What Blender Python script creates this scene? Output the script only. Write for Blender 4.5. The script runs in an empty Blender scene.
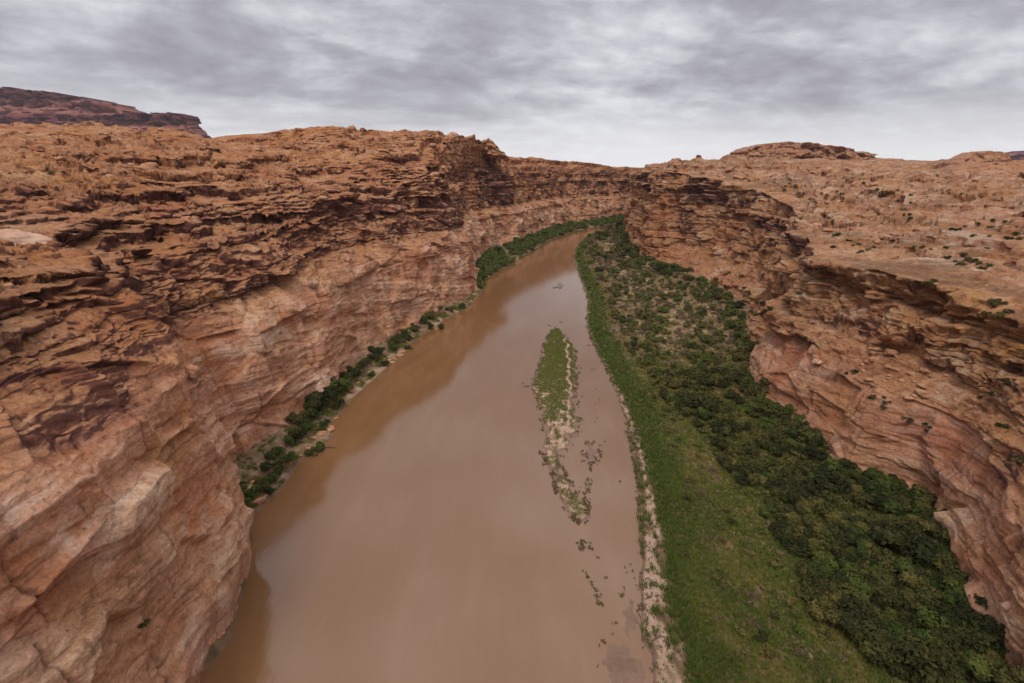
import bpy, math, random, time
import numpy as np
from mathutils import Vector

# ------------------------------------------------------------------ camera, world, sun, exposure
C = bpy.context.scene
COL = C.collection
W, H = 1024, 683
F = 483.6                     # focal length in pixels (17 mm on full frame)
PITCH = math.radians(19.2)
CAMZ = 70.0
cp, sp = math.cos(PITCH), math.sin(PITCH)

cam_d = bpy.data.cameras.new('camera')
cam = bpy.data.objects.new('camera', cam_d)
COL.objects.link(cam)
cam.location = (0, 0, CAMZ)
cam.rotation_euler = (math.pi / 2 - PITCH, 0, 0)
cam_d.sensor_width = 36.0
cam_d.lens = F / W * 36.0
cam_d.clip_start = 0.5
cam_d.clip_end = 30000
C.camera = cam

SUN_EL, SUN_AZ = 58.0, 200.0   # azimuth clockwise from +Y: the bright part of the cloud is high and behind the camera

world = bpy.data.worlds.new('World')
C.world = world
world.use_nodes = True
nt = world.node_tree
nt.nodes.clear()


class NB:
    """tiny node helper"""
    def __init__(s, nt):
        s.nt = nt

    def n(s, t, **kw):
        nd = s.nt.nodes.new(t)
        for k, v in kw.items():
            if k == 'inp':
                for a, b in v.items():
                    s.set(nd, a, b)
            else:
                setattr(nd, k, v)
        return nd

    def set(s, nd, a, b):
        sock = nd.inputs[a]
        if isinstance(b, bpy.types.NodeSocket):
            s.nt.links.new(b, sock)
        elif isinstance(b, bpy.types.Node):
            s.nt.links.new(b.outputs[0], sock)
        else:
            sock.default_value = b

    def math(s, op, a, b=0.0, c=0.0, clamp=False):
        nd = s.n('ShaderNodeMath', operation=op, use_clamp=clamp)
        s.set(nd, 0, a); s.set(nd, 1, b)
        if op in ('MULTIPLY_ADD', 'SMOOTH_MIN', 'WRAP'):
            s.set(nd, 2, c)
        return nd.outputs[0]

    def vmath(s, op, a, b=None, scale=None):
        nd = s.n('ShaderNodeVectorMath', operation=op)
        s.set(nd, 0, a)
        if b is not None:
            s.set(nd, 1, b)
        if scale is not None:
            s.set(nd, 'Scale', scale)
        return nd.outputs[0]

    def noise(s, vec, scale=1.0, detail=4.0, rough=0.55, dist=0.0):
        nd = s.n('ShaderNodeTexNoise')
        s.set(nd, 'Vector', vec)
        nd.inputs['Scale'].default_value = scale
        nd.inputs['Detail'].default_value = detail
        nd.inputs['Roughness'].default_value = rough
        nd.inputs['Distortion'].default_value = dist
        return nd.outputs[0]

    def step(s, val, lo, hi, a=0.0, b=1.0, smooth=True):
        nd = s.n('ShaderNodeMapRange')
        nd.interpolation_type = 'SMOOTHSTEP' if smooth else 'LINEAR'
        s.set(nd, 0, val)
        nd.inputs[1].default_value = lo
        nd.inputs[2].default_value = hi
        nd.inputs[3].default_value = a
        nd.inputs[4].default_value = b
        return nd.outputs[0]

    def ramp(s, val, stops, interp='LINEAR'):
        nd = s.n('ShaderNodeValToRGB')
        cr = nd.color_ramp
        cr.interpolation = interp
        while len(cr.elements) < len(stops):
            cr.elements.new(0.5)
        for e, (p, c) in zip(cr.elements, stops):
            e.position = p
            e.color = (c[0], c[1], c[2], 1)
        s.set(nd, 0, val)
        return nd.outputs[0]

    def mix(s, fac, a, b, mode='MIX'):
        nd = s.n('ShaderNodeMix', data_type='RGBA', blend_type=mode)
        s.set(nd, 0, fac)
        for i, v in ((6, a), (7, b)):
            if isinstance(v, (tuple, list)):
                v = (v[0], v[1], v[2], 1)
            s.set(nd, i, v)
        return nd.outputs[2]

    def mul(s, vec, xyz):
        return s.vmath('MULTIPLY', vec, xyz)


b = NB(nt)
tc = b.n('ShaderNodeTexCoord')
dirv = tc.outputs['Generated']
sep = b.n('ShaderNodeSeparateXYZ', inp={0: dirv})
zup = b.math('MAXIMUM', sep.outputs[2], 0.0)
inv = b.math('DIVIDE', 1.0, b.math('ADD', zup, 0.24))
cl = b.vmath('SCALE', dirv, scale=inv)                     # cloud deck coordinates: direction projected on a layer
cl = b.mul(cl, (1.0, 1.0, 0.0))
rot = b.n('ShaderNodeVectorRotate', rotation_type='Z_AXIS')
b.set(rot, 'Vector', cl); rot.inputs['Angle'].default_value = math.radians(-22)
clr = rot.outputs[0]
warp = b.n('ShaderNodeTexNoise', inp={'Vector': clr})
warp.inputs['Scale'].default_value = 0.9
warp.inputs['Detail'].default_value = 3
wv = b.vmath('SCALE', b.vmath('SUBTRACT', warp.outputs[1], (0.5, 0.5, 0.5)), scale=0.45)
clw = b.vmath('ADD', clr, wv)
n_big = b.noise(b.mul(clw, (1.0, 1.35, 1)), 1.0, 3, 0.5)
n_mid = b.noise(b.mul(clw, (2.8, 3.9, 1)), 1.0, 5, 0.55)
n_fine = b.noise(b.mul(clw, (8.0, 11.0, 1)), 1.0, 6, 0.6)
dens = b.math('ADD', b.math('MULTIPLY', n_big, 0.50), b.math('MULTIPLY', n_mid, 0.36))
n_iso = b.noise(b.vmath('ADD', b.mul(dirv, (4.5, 4.5, 11.0)), b.vmath('SCALE', wv, scale=1.5)), 1.0, 8, 0.62)
dens = b.math('MULTIPLY', dens, 0.70)
dens = b.math('ADD', dens, b.math('ADD', b.math('MULTIPLY', n_fine, 0.10), b.math('MULTIPLY', n_iso, 0.30)))
ccol = b.ramp(dens, [(0.41, (0.315, 0.305, 0.35)), (0.46, (0.38, 0.37, 0.42)), (0.50, (0.45, 0.445, 0.495)),
                     (0.535, (0.55, 0.555, 0.595)), (0.60, (0.76, 0.77, 0.80))])
# bright gap between the cloud deck and the horizon, and the brighter upper cloud deck overhead
gapn = b.noise(b.mul(dirv, (3.0, 3.0, 30.0)), 1.0, 4, 0.55)
gaph = b.math('ADD', sep.outputs[2], b.math('MULTIPLY', b.math('SUBTRACT', gapn, 0.5), 0.09))
gap = b.step(gaph, 0.02, 0.15, 1.0, 0.0)
ccol = b.mix(b.math('MULTIPLY', gap, 0.85), ccol, (0.95, 0.96, 0.97))
zen = b.step(sep.outputs[2], 0.30, 0.95, 1.0, 2.65)
cz = b.vmath('SCALE', ccol, scale=zen)
cz = b.mix(b.step(sep.outputs[2], 0.35, 0.9), cz, b.mul(cz, (1.06, 1.0, 0.90)))
sky = b.n('ShaderNodeTexSky', sky_type='NISHITA')
sky.sun_disc = False
sky.sun_elevation = math.radians(SUN_EL)
sky.sun_rotation = math.radians(SUN_AZ)
sky.air_density = 1.0; sky.dust_density = 2.0
skys = b.vmath('SCALE', sky.outputs[0], scale=0.06)
tot = b.vmath('ADD', b.vmath('SCALE', cz, scale=9.2), skys)
bg = b.n('ShaderNodeBackground', inp={0: tot})
bg.inputs[1].default_value = 0.105
out = b.n('ShaderNodeOutputWorld', inp={0: bg.outputs[0]})

sd = bpy.data.lights.new('sun', 'SUN')
sd.energy = 1.5
sd.angle = math.radians(14)
sd.color = (1.0, 0.91, 0.77)
sun = bpy.data.objects.new('sun', sd)
COL.objects.link(sun)
az, el = math.radians(SUN_AZ), math.radians(SUN_EL)
sdir = Vector((math.sin(az) * math.cos(el), math.cos(az) * math.cos(el), math.sin(el)))
sun.rotation_euler = sdir.to_track_quat('Z', 'Y').to_euler()

C.view_settings.view_transform = 'Standard'
C.view_settings.look = 'None'
C.view_settings.exposure = 0.0
C.view_settings.gamma = 1.0
C.cycles.max_bounces = 5
C.cycles.diffuse_bounces = 2
C.cycles.transparent_max_bounces = 4

# ------------------------------------------------------------------ geometry of the view (for laying out real places)
def ray(u, v):
    a = (u - 512) / F
    q = (341.5 - v) / F
    return a, cp + q * sp, -sp + q * cp


def G(u, v, z=0.0):
    a, dy, dz = ray(u, v)
    t = (z - CAMZ) / dz
    return (a * t, dy * t)


def Yp(u, v, y):
    a, dy, dz = ray(u, v)
    t = y / dy
    return (a * t, y, CAMZ + dz * t)


# ------------------------------------------------------------------ noise
_tr = np.random.RandomState(12345)
PN = 4096
_perm = _tr.permutation(PN).astype(np.int32)
_rt = [_tr.rand(PN).astype(np.float32) for _ in range(6)]
_g = np.array([(1, 1, 0), (-1, 1, 0), (1, -1, 0), (-1, -1, 0), (1, 0, 1), (-1, 0, 1), (1, 0, -1), (-1, 0, -1),
               (0, 1, 1), (0, -1, 1), (0, 1, -1), (0, -1, -1), (1, 1, 0), (0, -1, 1), (-1, 1, 0), (0, -1, -1)], np.float32)
_gi = _perm & 15
_G3 = [np.ascontiguousarray(_g[_gi, k]) for k in range(3)]
_a8 = np.arange(PN) * 2 * np.pi * 0.6180339
_G2 = [(np.cos(_a8) * 1.2).astype(np.float32), (np.sin(_a8) * 1.2).astype(np.float32)]


def _h3(ix, iy, iz, seed):
    return _perm[(ix + _perm[(iy + _perm[(iz + seed * 131) & 4095]) & 4095]) & 4095]


def h01(ix, iy, iz, seed=0):
    ix, iy, iz = np.asarray(ix).astype(np.int32), np.asarray(iy).astype(np.int32), np.asarray(iz).astype(np.int32)
    return _rt[seed % 6][_h3(ix, iy, iz, seed)]


def perlin(x, y, z, seed=0):
    if np.ndim(z) == 0:
        x, y = np.asarray(x, np.float32), np.asarray(y, np.float32)
        off = int(float(z) * 977) + seed * 131
        xi = np.floor(x); yi = np.floor(y); xf = x - xi; yf = y - yi
        xi = xi.astype(np.int32) & 4095; yi = yi.astype(np.int32) & 4095
        u = xf * xf * xf * (xf * (xf * 6 - 15) + 10); v = yf * yf * yf * (yf * (yf * 6 - 15) + 10)
        zc = _perm[off & 4095]
        r = 0
        for dy in (0, 1):
            py_ = _perm[(yi + dy + zc) & 4095]
            rr = []
            for dx in (0, 1):
                h = _perm[(xi + dx + py_) & 4095]
                rr.append(_G2[0][h] * (xf - dx) + _G2[1][h] * (yf - dy))
            row = rr[0] + u * (rr[1] - rr[0])
            r = row if dy == 0 else r + v * (row - r)
        return r
    x, y, z = np.broadcast_arrays(np.asarray(x, np.float32), np.asarray(y, np.float32), np.asarray(z, np.float32))
    xi, yi, zi = np.floor(x), np.floor(y), np.floor(z)
    xf, yf, zf = x - xi, y - yi, z - zi
    xi, yi, zi = xi.astype(np.int32), yi.astype(np.int32), zi.astype(np.int32)
    u = xf * xf * xf * (xf * (xf * 6 - 15) + 10)
    v = yf * yf * yf * (yf * (yf * 6 - 15) + 10)
    w = zf * zf * zf * (zf * (zf * 6 - 15) + 10)
    lz = []
    for dz in (0, 1):
        pz = _perm[(zi + dz + seed * 131) & 4095]
        ly = []
        for dy in (0, 1):
            py_ = _perm[(yi + dy + pz) & 4095]
            lx = []
            for dx in (0, 1):
                h = _perm[(xi + dx + py_) & 4095]
                lx.append(_G3[0][h] * (xf - dx) + _G3[1][h] * (yf - dy) + _G3[2][h] * (zf - dz))
            ly.append(lx[0] + u * (lx[1] - lx[0]))
        lz.append(ly[0] + v * (ly[1] - ly[0]))
    return lz[0] + w * (lz[1] - lz[0])


def fbm(x, y, z, oct=4, seed=0, rough=0.5, ridged=False):
    r, a, s, t = 0, 1.0, 1.0, 0
    for o in range(oct):
        n = perlin(x * s, y * s, z * s, seed + o * 17)
        if ridged:
            n = 0.6 - 2 * np.abs(n)
        r = r + a * n
        t += a
        a *= rough
        s *= 2.03
    return r / t


def facets(x, y, z, seed=0, jit=0.8):
    """cells with a flat, tilted face each: returns face height (-1..1), distance to the cell border, cell value"""
    x, y, z = np.asarray(x, np.float32), np.asarray(y, np.float32), np.asarray(z, np.float32)
    bx_, by_, bz_ = np.floor(x - .5).astype(np.int32), np.floor(y - .5).astype(np.int32), np.floor(z - .5).astype(np.int32)
    f1 = np.full(x.shape, 9, np.float32); f2 = f1.copy(); cid = np.zeros(x.shape, np.float32); til = cid.copy()
    for dx in (0, 1):
        for dy in (0, 1):
            for dz in (0, 1):
                cx, cy, cz = bx_ + dx, by_ + dy, bz_ + dz
                h = _h3(cx, cy, cz, seed)
                ex = x - (cx + 0.5 + jit * (_rt[0][h] - 0.5)); ey = y - (cy + 0.5 + jit * (_rt[1][h] - 0.5)); ez = z - (cz + 0.5 + jit * (_rt[2][h] - 0.5))
                d = np.sqrt(ex * ex + ey * ey + ez * ez)
                n = d < f1
                f2 = np.where(n, f1, np.minimum(f2, d))
                cid = np.where(n, _rt[3][h], cid)
                til = np.where(n, (_rt[4][h] - .5) * ex + (_rt[5][h] - .5) * ey + (_rt[3][(h + 7) & 4095] - .5) * ez, til)
                f1 = np.where(n, d, f1)
    return (cid - 0.5) * 1.3 + til * 1.6, f2 - f1, cid


def bricks(k, s_, w, seed, soft=0.5):
    """vertical joints inside a bed: block value, distance to joint (m-ish fraction)"""
    k = k.astype(np.int32); z0 = np.zeros_like(k)
    hk = h01(k, z0, z0, seed)
    u = s_ / (w * (0.6 + 0.9 * hk)) + 37.0 * h01(k, z0, z0, seed + 1)
    ku = np.floor(u).astype(np.int32)
    j = 0.55 * (h01(ku, k, z0, seed + 2) - 0.5)
    f = u - ku
    up = f > (0.5 + j) 
    sd_ = f - (0.5 + j)
    dj = np.abs(sd_)
    va, vb = h01(ku, k, z0 + 1, seed + 3), h01(ku + 1, k, z0 + 1, seed + 3)
    ta, tb = h01(ku, k, z0 + 2, seed + 4) - .5, h01(ku + 1, k, z0 + 2, seed + 4) - .5
    q = sst(sd_, -soft / w, soft / w)
    v = va + (vb - va) * q
    t = ta + (tb - ta) * q
    return (v - 0.5) * 1.4 + t * sd_ * 0.9, dj, v


def sst(x, a, b):
    t = np.clip((x - a) / (b - a), 0, 1)
    return t * t * (3 - 2 * t)


def pchip(xs, ys, x):
    xs = np.asarray(xs, float); ys = np.asarray(ys, float)
    h = np.diff(xs); d = np.diff(ys) / h
    m = np.zeros(len(xs))
    for i in range(1, len(xs) - 1):
        if d[i - 1] * d[i] > 0:
            w1, w2 = 2 * h[i] + h[i - 1], h[i] + 2 * h[i - 1]
            m[i] = (w1 + w2) / (w1 / d[i - 1] + w2 / d[i])
    m[0], m[-1] = d[0], d[-1]
    i = np.clip(np.searchsorted(xs, x) - 1, 0, len(xs) - 2)
    t = (x - xs[i]) / h[i]
    return ((1 + 2 * t) * (1 - t) ** 2 * ys[i] + t * (1 - t) ** 2 * h[i] * m[i]
            + t * t * (3 - 2 * t) * ys[i + 1] + t * t * (t - 1) * h[i] * m[i + 1])


def grid_mesh(name, P, mat, attrs=None, flip=False, smooth=True):
    """P: (rows, cols, 3)"""
    R, K = P.shape[:2]
    me = bpy.data.meshes.new(name)
    me.vertices.add(R * K)
    me.vertices.foreach_set('co', P.reshape(-1).astype(np.float32))
    i = np.arange(R - 1)[:, None] * K + np.arange(K - 1)[None, :]
    q = np.stack([i, i + 1, i + K + 1, i + K], -1).reshape(-1, 4)
    if flip:
        q = q[:, ::-1]
    me.loops.add(q.size)
    me.loops.foreach_set('vertex_index', q.reshape(-1).astype(np.int32))
    me.polygons.add(len(q))
    me.polygons.foreach_set('loop_start', (np.arange(len(q)) * 4).astype(np.int32))
    me.polygons.foreach_set('loop_total', np.full(len(q), 4, np.int32))
    me.polygons.foreach_set('use_smooth', np.full(len(q), smooth, bool))
    me.update(calc_edges=True)
    if attrs:
        for k, v in attrs.items():
            at = me.attributes.new(k, 'FLOAT', 'POINT')
            at.data.foreach_set('value', v.reshape(-1).astype(np.float32))
    me.materials.append(mat)
    ob = bpy.data.objects.new(name, me)
    COL.objects.link(ob)
    return ob


def raw_mesh(name, V, Q, mat=None, smooth=False, attrs=None):
    V = np.asarray(V, np.float32); Q = np.asarray(Q, np.int32)
    n = Q.shape[1]
    me = bpy.data.meshes.new(name)
    me.vertices.add(len(V)); me.vertices.foreach_set('co', V.reshape(-1))
    me.loops.add(Q.size); me.loops.foreach_set('vertex_index', Q.reshape(-1))
    me.polygons.add(len(Q))
    me.polygons.foreach_set('loop_start', (np.arange(len(Q)) * n).astype(np.int32))
    me.polygons.foreach_set('loop_total', np.full(len(Q), n, np.int32))
    me.polygons.foreach_set('use_smooth', np.full(len(Q), smooth, bool))
    me.update(calc_edges=True)
    if attrs:
        for k, v in attrs.items():
            at = me.attributes.new(k, 'FLOAT', 'POINT')
            at.data.foreach_set('value', np.asarray(v, np.float32).reshape(-1))
    if mat:
        me.materials.append(mat)
    return me


def link(name, me, label=None, cat=None, group=None, kind=None, parent=None, loc=None):
    ob = bpy.data.objects.new(name, me)
    COL.objects.link(ob)
    if label: ob['label'] = label
    if cat: ob['category'] = cat
    if group: ob['group'] = group
    if kind: ob['kind'] = kind
    if parent: ob.parent = parent
    if loc is not None: ob.location = loc
    return ob


# ------------------------------------------------------------------ materials
def new_mat(name):
    m = bpy.data.materials.new(name)
    m.use_nodes = True
    m.node_tree.nodes.clear()
    return m, NB(m.node_tree)


def finish(m, b, col, rough=0.9, bump=None, bstr=0.5, bdist=0.3, spec=0.25):
    p = b.n('ShaderNodeBsdfPrincipled')
    b.set(p, 'Base Color', col)
    b.set(p, 'Roughness', rough)
    p.inputs['Specular IOR Level'].default_value = spec
    if bump is not None:
        bp = b.n('ShaderNodeBump')
        bp.inputs['Strength'].default_value = bstr
        bp.inputs['Distance'].default_value = bdist
        b.set(bp, 'Height', bump)
        b.set(p, 'Normal', bp.outputs[0])
    o = b.n('ShaderNodeOutputMaterial')
    b.set(o, 0, p.outputs[0])
    return p


def rock_material(name, tint=(1, 1, 1), scale=1.0, sat=1.0, brush=0.25):
    m, b = new_mat(name)
    geo = b.n('ShaderNodeNewGeometry')
    pos = geo.outputs['Position']
    if scale != 1.0:
        pos = b.vmath('SCALE', pos, scale=scale)
    nz = b.n('ShaderNodeSeparateXYZ', inp={0: geo.outputs['Normal']}).outputs[2]
    at = lambda nm: b.n('ShaderNodeAttribute', attribute_name=nm).outputs['Fac']
    varn_shade, pale, red, zw, tone = at('varnish_shade'), at('pale'), at('red'), at('bedz'), at('tone')
    w1 = b.noise(pos, 0.05, 3)
    w2 = b.noise(pos, 0.35, 3)
    zz = b.math('ADD', zw, b.math('ADD', b.math('MULTIPLY', w1, 4.0), b.math('MULTIPLY', w2, 0.9)))
    px = b.n('ShaderNodeSeparateXYZ', inp={0: pos})
    comb = b.n('ShaderNodeCombineXYZ')
    b.set(comb, 0, b.math('MULTIPLY', px.outputs[0], 0.05))
    b.set(comb, 1, b.math('MULTIPLY', px.outputs[1], 0.05))
    b.set(comb, 2, zz)
    bedv = comb.outputs[0]
    s_big = b.noise(b.mul(bedv, (1, 1, 0.16)), 1.0, 2, 0.5)
    s_fine = b.noise(b.mul(bedv, (3, 3, 1.1)), 1.0, 5, 0.65)
    s_line = b.noise(b.mul(bedv, (7, 7, 4.0)), 1.0, 4, 0.6)
    sb = b.math('ADD', s_big, b.math('MULTIPLY', b.math('SUBTRACT', tone, 0.5), 0.46))
    base = b.ramp(sb, [(0.28, (0.21, 0.080, 0.042)), (0.40, (0.42, 0.185, 0.088)), (0.5, (0.52, 0.285, 0.15)),
                       (0.58, (0.44, 0.19, 0.085)), (0.72, (0.62, 0.41, 0.25))])
    fine = b.ramp(s_fine, [(0.30, (0.22, 0.085, 0.045)), (0.45, (0.44, 0.21, 0.105)), (0.56, (0.55, 0.31, 0.175)), (0.72, (0.64, 0.44, 0.29))])
    col = b.mix(0.42, base, fine)
    r1 = b.noise(pos, 0.045, 5, 0.6, 0.6)
    r2 = b.noise(b.mul(pos, (1, 1, 0.6)), 0.16, 5, 0.62, 0.5)
    col = b.mix(b.step(r1, 0.48, 0.66, 0, 0.6), col, (0.50, 0.225, 0.072))
    col = b.mix(b.step(r2, 0.52, 0.68, 0, 0.55), col, (0.25, 0.085, 0.045))
    # bleached salmon faces with rusty wash
    salm = b.ramp(b.math('ADD', b.math('MULTIPLY', s_fine, 0.5), b.math('MULTIPLY', tone, 0.5)),
                  [(0.30, (0.40, 0.175, 0.11)), (0.44, (0.56, 0.30, 0.205)), (0.55, (0.66, 0.41, 0.30)), (0.66, (0.76, 0.56, 0.44))])
    col = b.mix(b.math('MULTIPLY', pale, b.step(r2, 0.30, 0.62, 0.95, 0.35)), col, salm)
    ob = b.noise(b.mul(pos, (1, 1, 1.4)), 0.11, 5, 0.6, 0.8)
    col = b.mix(b.math('MULTIPLY', pale, b.step(ob, 0.50, 0.66, 0, 0.75)), col, (0.46, 0.19, 0.08))
    col = b.mix(b.math('MULTIPLY', red, b.step(r2, 0.3, 0.6, 0.3, 0.8)), col, (0.40, 0.125, 0.058))
    mas = at('massive')
    col = b.mix(b.math('MULTIPLY', b.step(s_line, 0.56, 0.68, 0.0, 0.50), b.step(mas, 0.2, 0.9, 1, 0.35)), col, (0.13, 0.05, 0.032))
    flat = b.step(nz, 0.72, 0.95)
    sandn = b.noise(pos, 0.25, 5, 0.6)
    tops = b.ramp(b.noise(pos, 0.07, 6, 0.7, 0.4), [(0.34, (0.19, 0.075, 0.042)), (0.43, (0.36, 0.16, 0.072)), (0.49, (0.47, 0.26, 0.14)), (0.55, (0.27, 0.11, 0.055)), (0.60, (0.42, 0.22, 0.12)), (0.67, (0.58, 0.40, 0.28))])
    col = b.mix(b.math('MULTIPLY', flat, b.step(sandn, 0.40, 0.6, 0.15, 0.75)), col, tops)
    bn = b.noise(b.mul(pos, (1, 1, 3)), 0.028, 7, 0.72, 0.5)
    col = b.mix(b.math('MULTIPLY', b.math('MULTIPLY', b.step(nz, .6, .9), b.step(bn, 0.49, 0.58, 0, 0.85)), brush), col,
                b.mix(b.noise(pos, 0.9, 4, .7), (0.10, 0.052, 0.030), (0.26, 0.145, 0.082)))   # brown soil and low brush
    pn2 = b.noise(b.mul(pos, (1, 1, 3)), 0.05, 6, 0.65, 0.3)
    col = b.mix(b.math('MULTIPLY', b.math('MULTIPLY', b.step(nz, .6, .9), b.step(pn2, 0.55, 0.62, 0, 0.8)), brush), col, (0.54, 0.38, 0.27))   # bare pale slickrock
    mt = b.noise(pos, 2.2, 5, 0.7)
    col = b.mix(1.0, col, b.ramp(mt, [(0.25, (0.58, 0.55, 0.54)), (0.5, (0.98, 0.98, 0.98)), (0.75, (1.28, 1.27, 1.25))]), 'MULTIPLY')
    # desert varnish: dark manganese skins, streaked downwards on the steep faces; also shade painted on ledge risers
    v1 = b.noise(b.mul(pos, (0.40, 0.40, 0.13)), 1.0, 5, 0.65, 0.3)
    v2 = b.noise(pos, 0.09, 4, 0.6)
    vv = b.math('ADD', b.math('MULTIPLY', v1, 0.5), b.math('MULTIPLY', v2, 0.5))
    vv = b.math('ADD', vv, b.math('MULTIPLY', b.math('SUBTRACT', varn_shade, 0.5), 0.32))
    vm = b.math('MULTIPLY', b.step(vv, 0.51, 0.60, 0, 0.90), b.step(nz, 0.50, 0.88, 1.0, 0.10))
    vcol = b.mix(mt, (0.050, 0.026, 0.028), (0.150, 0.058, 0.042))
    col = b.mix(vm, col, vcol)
    # rusty brown soil patches, lichen and tiny desert plants on ledges
    pn = b.noise(pos, 0.45, 6, 0.72)
    col = b.mix(b.math('MULTIPLY', b.step(pn, 0.52, 0.64, 0, 0.6), b.step(pale, 0, 1, 1, 0.4)), col, (0.13, 0.052, 0.030))
    gn = b.noise(pos, 1.1, 4, 0.7)
    col = b.mix(b.math('MULTIPLY', b.step(gn, 0.60, 0.68, 0, 0.8), b.step(nz, 0.5, 0.85)), col, (0.070, 0.062, 0.028))
    col = b.mix(b.math('MULTIPLY', at('crev'), 0.6), col, (0.08, 0.034, 0.025))   # darker colour along joints, bed partings and block borders
    hs = b.n('ShaderNodeHueSaturation')
    hs.inputs['Saturation'].default_value = sat * 1.02
    b.set(hs, 'Color', b.mix(1.0, col, tint, 'MULTIPLY'))
    b1 = b.noise(pos, 1.3, 8, 0.70)
    bh = b.math('ADD', b.math('MULTIPLY', b1, 1.0), b.math('MULTIPLY', s_line, b.step(mas, 0.2, 0.9, 0.5, 0.12)))
    bh = b.math('MULTIPLY', bh, b.step(mas, 0.2, 0.9, 1.0, 0.6))
    finish(m, b, hs.outputs[0], 0.92, bh, 1.0, 0.5, 0.12)
    return m


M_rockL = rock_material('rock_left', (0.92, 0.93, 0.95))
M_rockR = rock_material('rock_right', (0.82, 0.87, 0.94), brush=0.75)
M_mesa = rock_material('rock_mesa', (0.62, 0.47, 0.60), 0.12, 0.9)


# ------------------------------------------------------------------ canyon walls as swept sheets
class St:
    def __init__(s, x, y, ang, kn):
        s.x, s.y, s.a = x, y, math.radians(ang)
        s.kn = []
        # last pass: 'f' knots are fractions between previous fixed knot and the skyline knot
        for k in kn:
            if k[0] == 'p':
                s.kn.append(list(Yp(*k[1:])))
            elif k[0] == 'f':
                s.kn.append(('f', k[1], k[2]))
            else:
                d, z = k
                s.kn.append([x + math.cos(s.a) * d, y + math.sin(s.a) * d, z])
        for i, k in enumerate(s.kn):
            if k[0] == 'f':
                j0 = max(j for j in range(i) if s.kn[j][0] != 'f' and not (len(s.kn[j]) == 4))
                j1 = min(j for j in range(i, len(s.kn)) if s.kn[j][0] != 'f')
                A, B = s.kn[j0], s.kn[j1]
                s.kn[i] = [A[0] + (B[0] - A[0]) * k[1], A[1] + (B[1] - A[1]) * k[1], k[2], 0]
        s.kn = [k[:3] for k in s.kn]


def build_sheet(stations, rows, ypos_min, dens_k, dmin):
    K = len(stations[0].kn)
    A = np.array([s.kn for s in stations], float)           # S,K,3
    base = A[:, 0, :2]
    s_arc = np.concatenate([[0], np.cumsum(np.hypot(*np.diff(base, axis=0).T))])
    # columns spaced with distance to the lookout
    cols = [0.0]
    while cols[-1] < s_arc[-1]:
        bx = np.interp(cols[-1], s_arc, base[:, 0]); by = np.interp(cols[-1], s_arc, base[:, 1])
        d = math.hypot(math.hypot(bx, by), 45)
        ds = max(dmin, d * dens_k)
        if by < ypos_min:
            ds *= 4
        cols.append(cols[-1] + ds)
    cols = np.array(cols); cols[-1] = s_arc[-1]
    if cols[-1] <= cols[-2]:
        cols = np.delete(cols, -2)
    N = len(cols)
    KN = np.zeros((K, N, 3))
    for k in range(K):
        for c in range(3):
            KN[k, :, c] = pchip(s_arc, A[:, k, c], cols)
    rws = []
    for k in range(K - 1):
        n = rows[k]
        t = np.arange(n) / n
        if k >= K - 3:
            t = t ** 1.6
        rws.append(KN[k][None] * (1 - t)[:, None, None] + KN[k + 1][None] * t[:, None, None])
    rws.append(KN[-1][None])
    P = np.concatenate(rws, 0)
    for _ in range(6):                                        # soften the knots
        P[1:-1] = 0.25 * P[:-2] + 0.5 * P[1:-1] + 0.25 * P[2:]
    kidx = np.concatenate([k + np.arange(rows[k]) / rows[k] for k in range(K - 1)] + [[K - 1]])
    D = KN[5] - KN[0]
    D = D[:, :2] / np.hypot(D[:, 0], D[:, 1])[:, None]
    return P, kidx, D, cols


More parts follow.
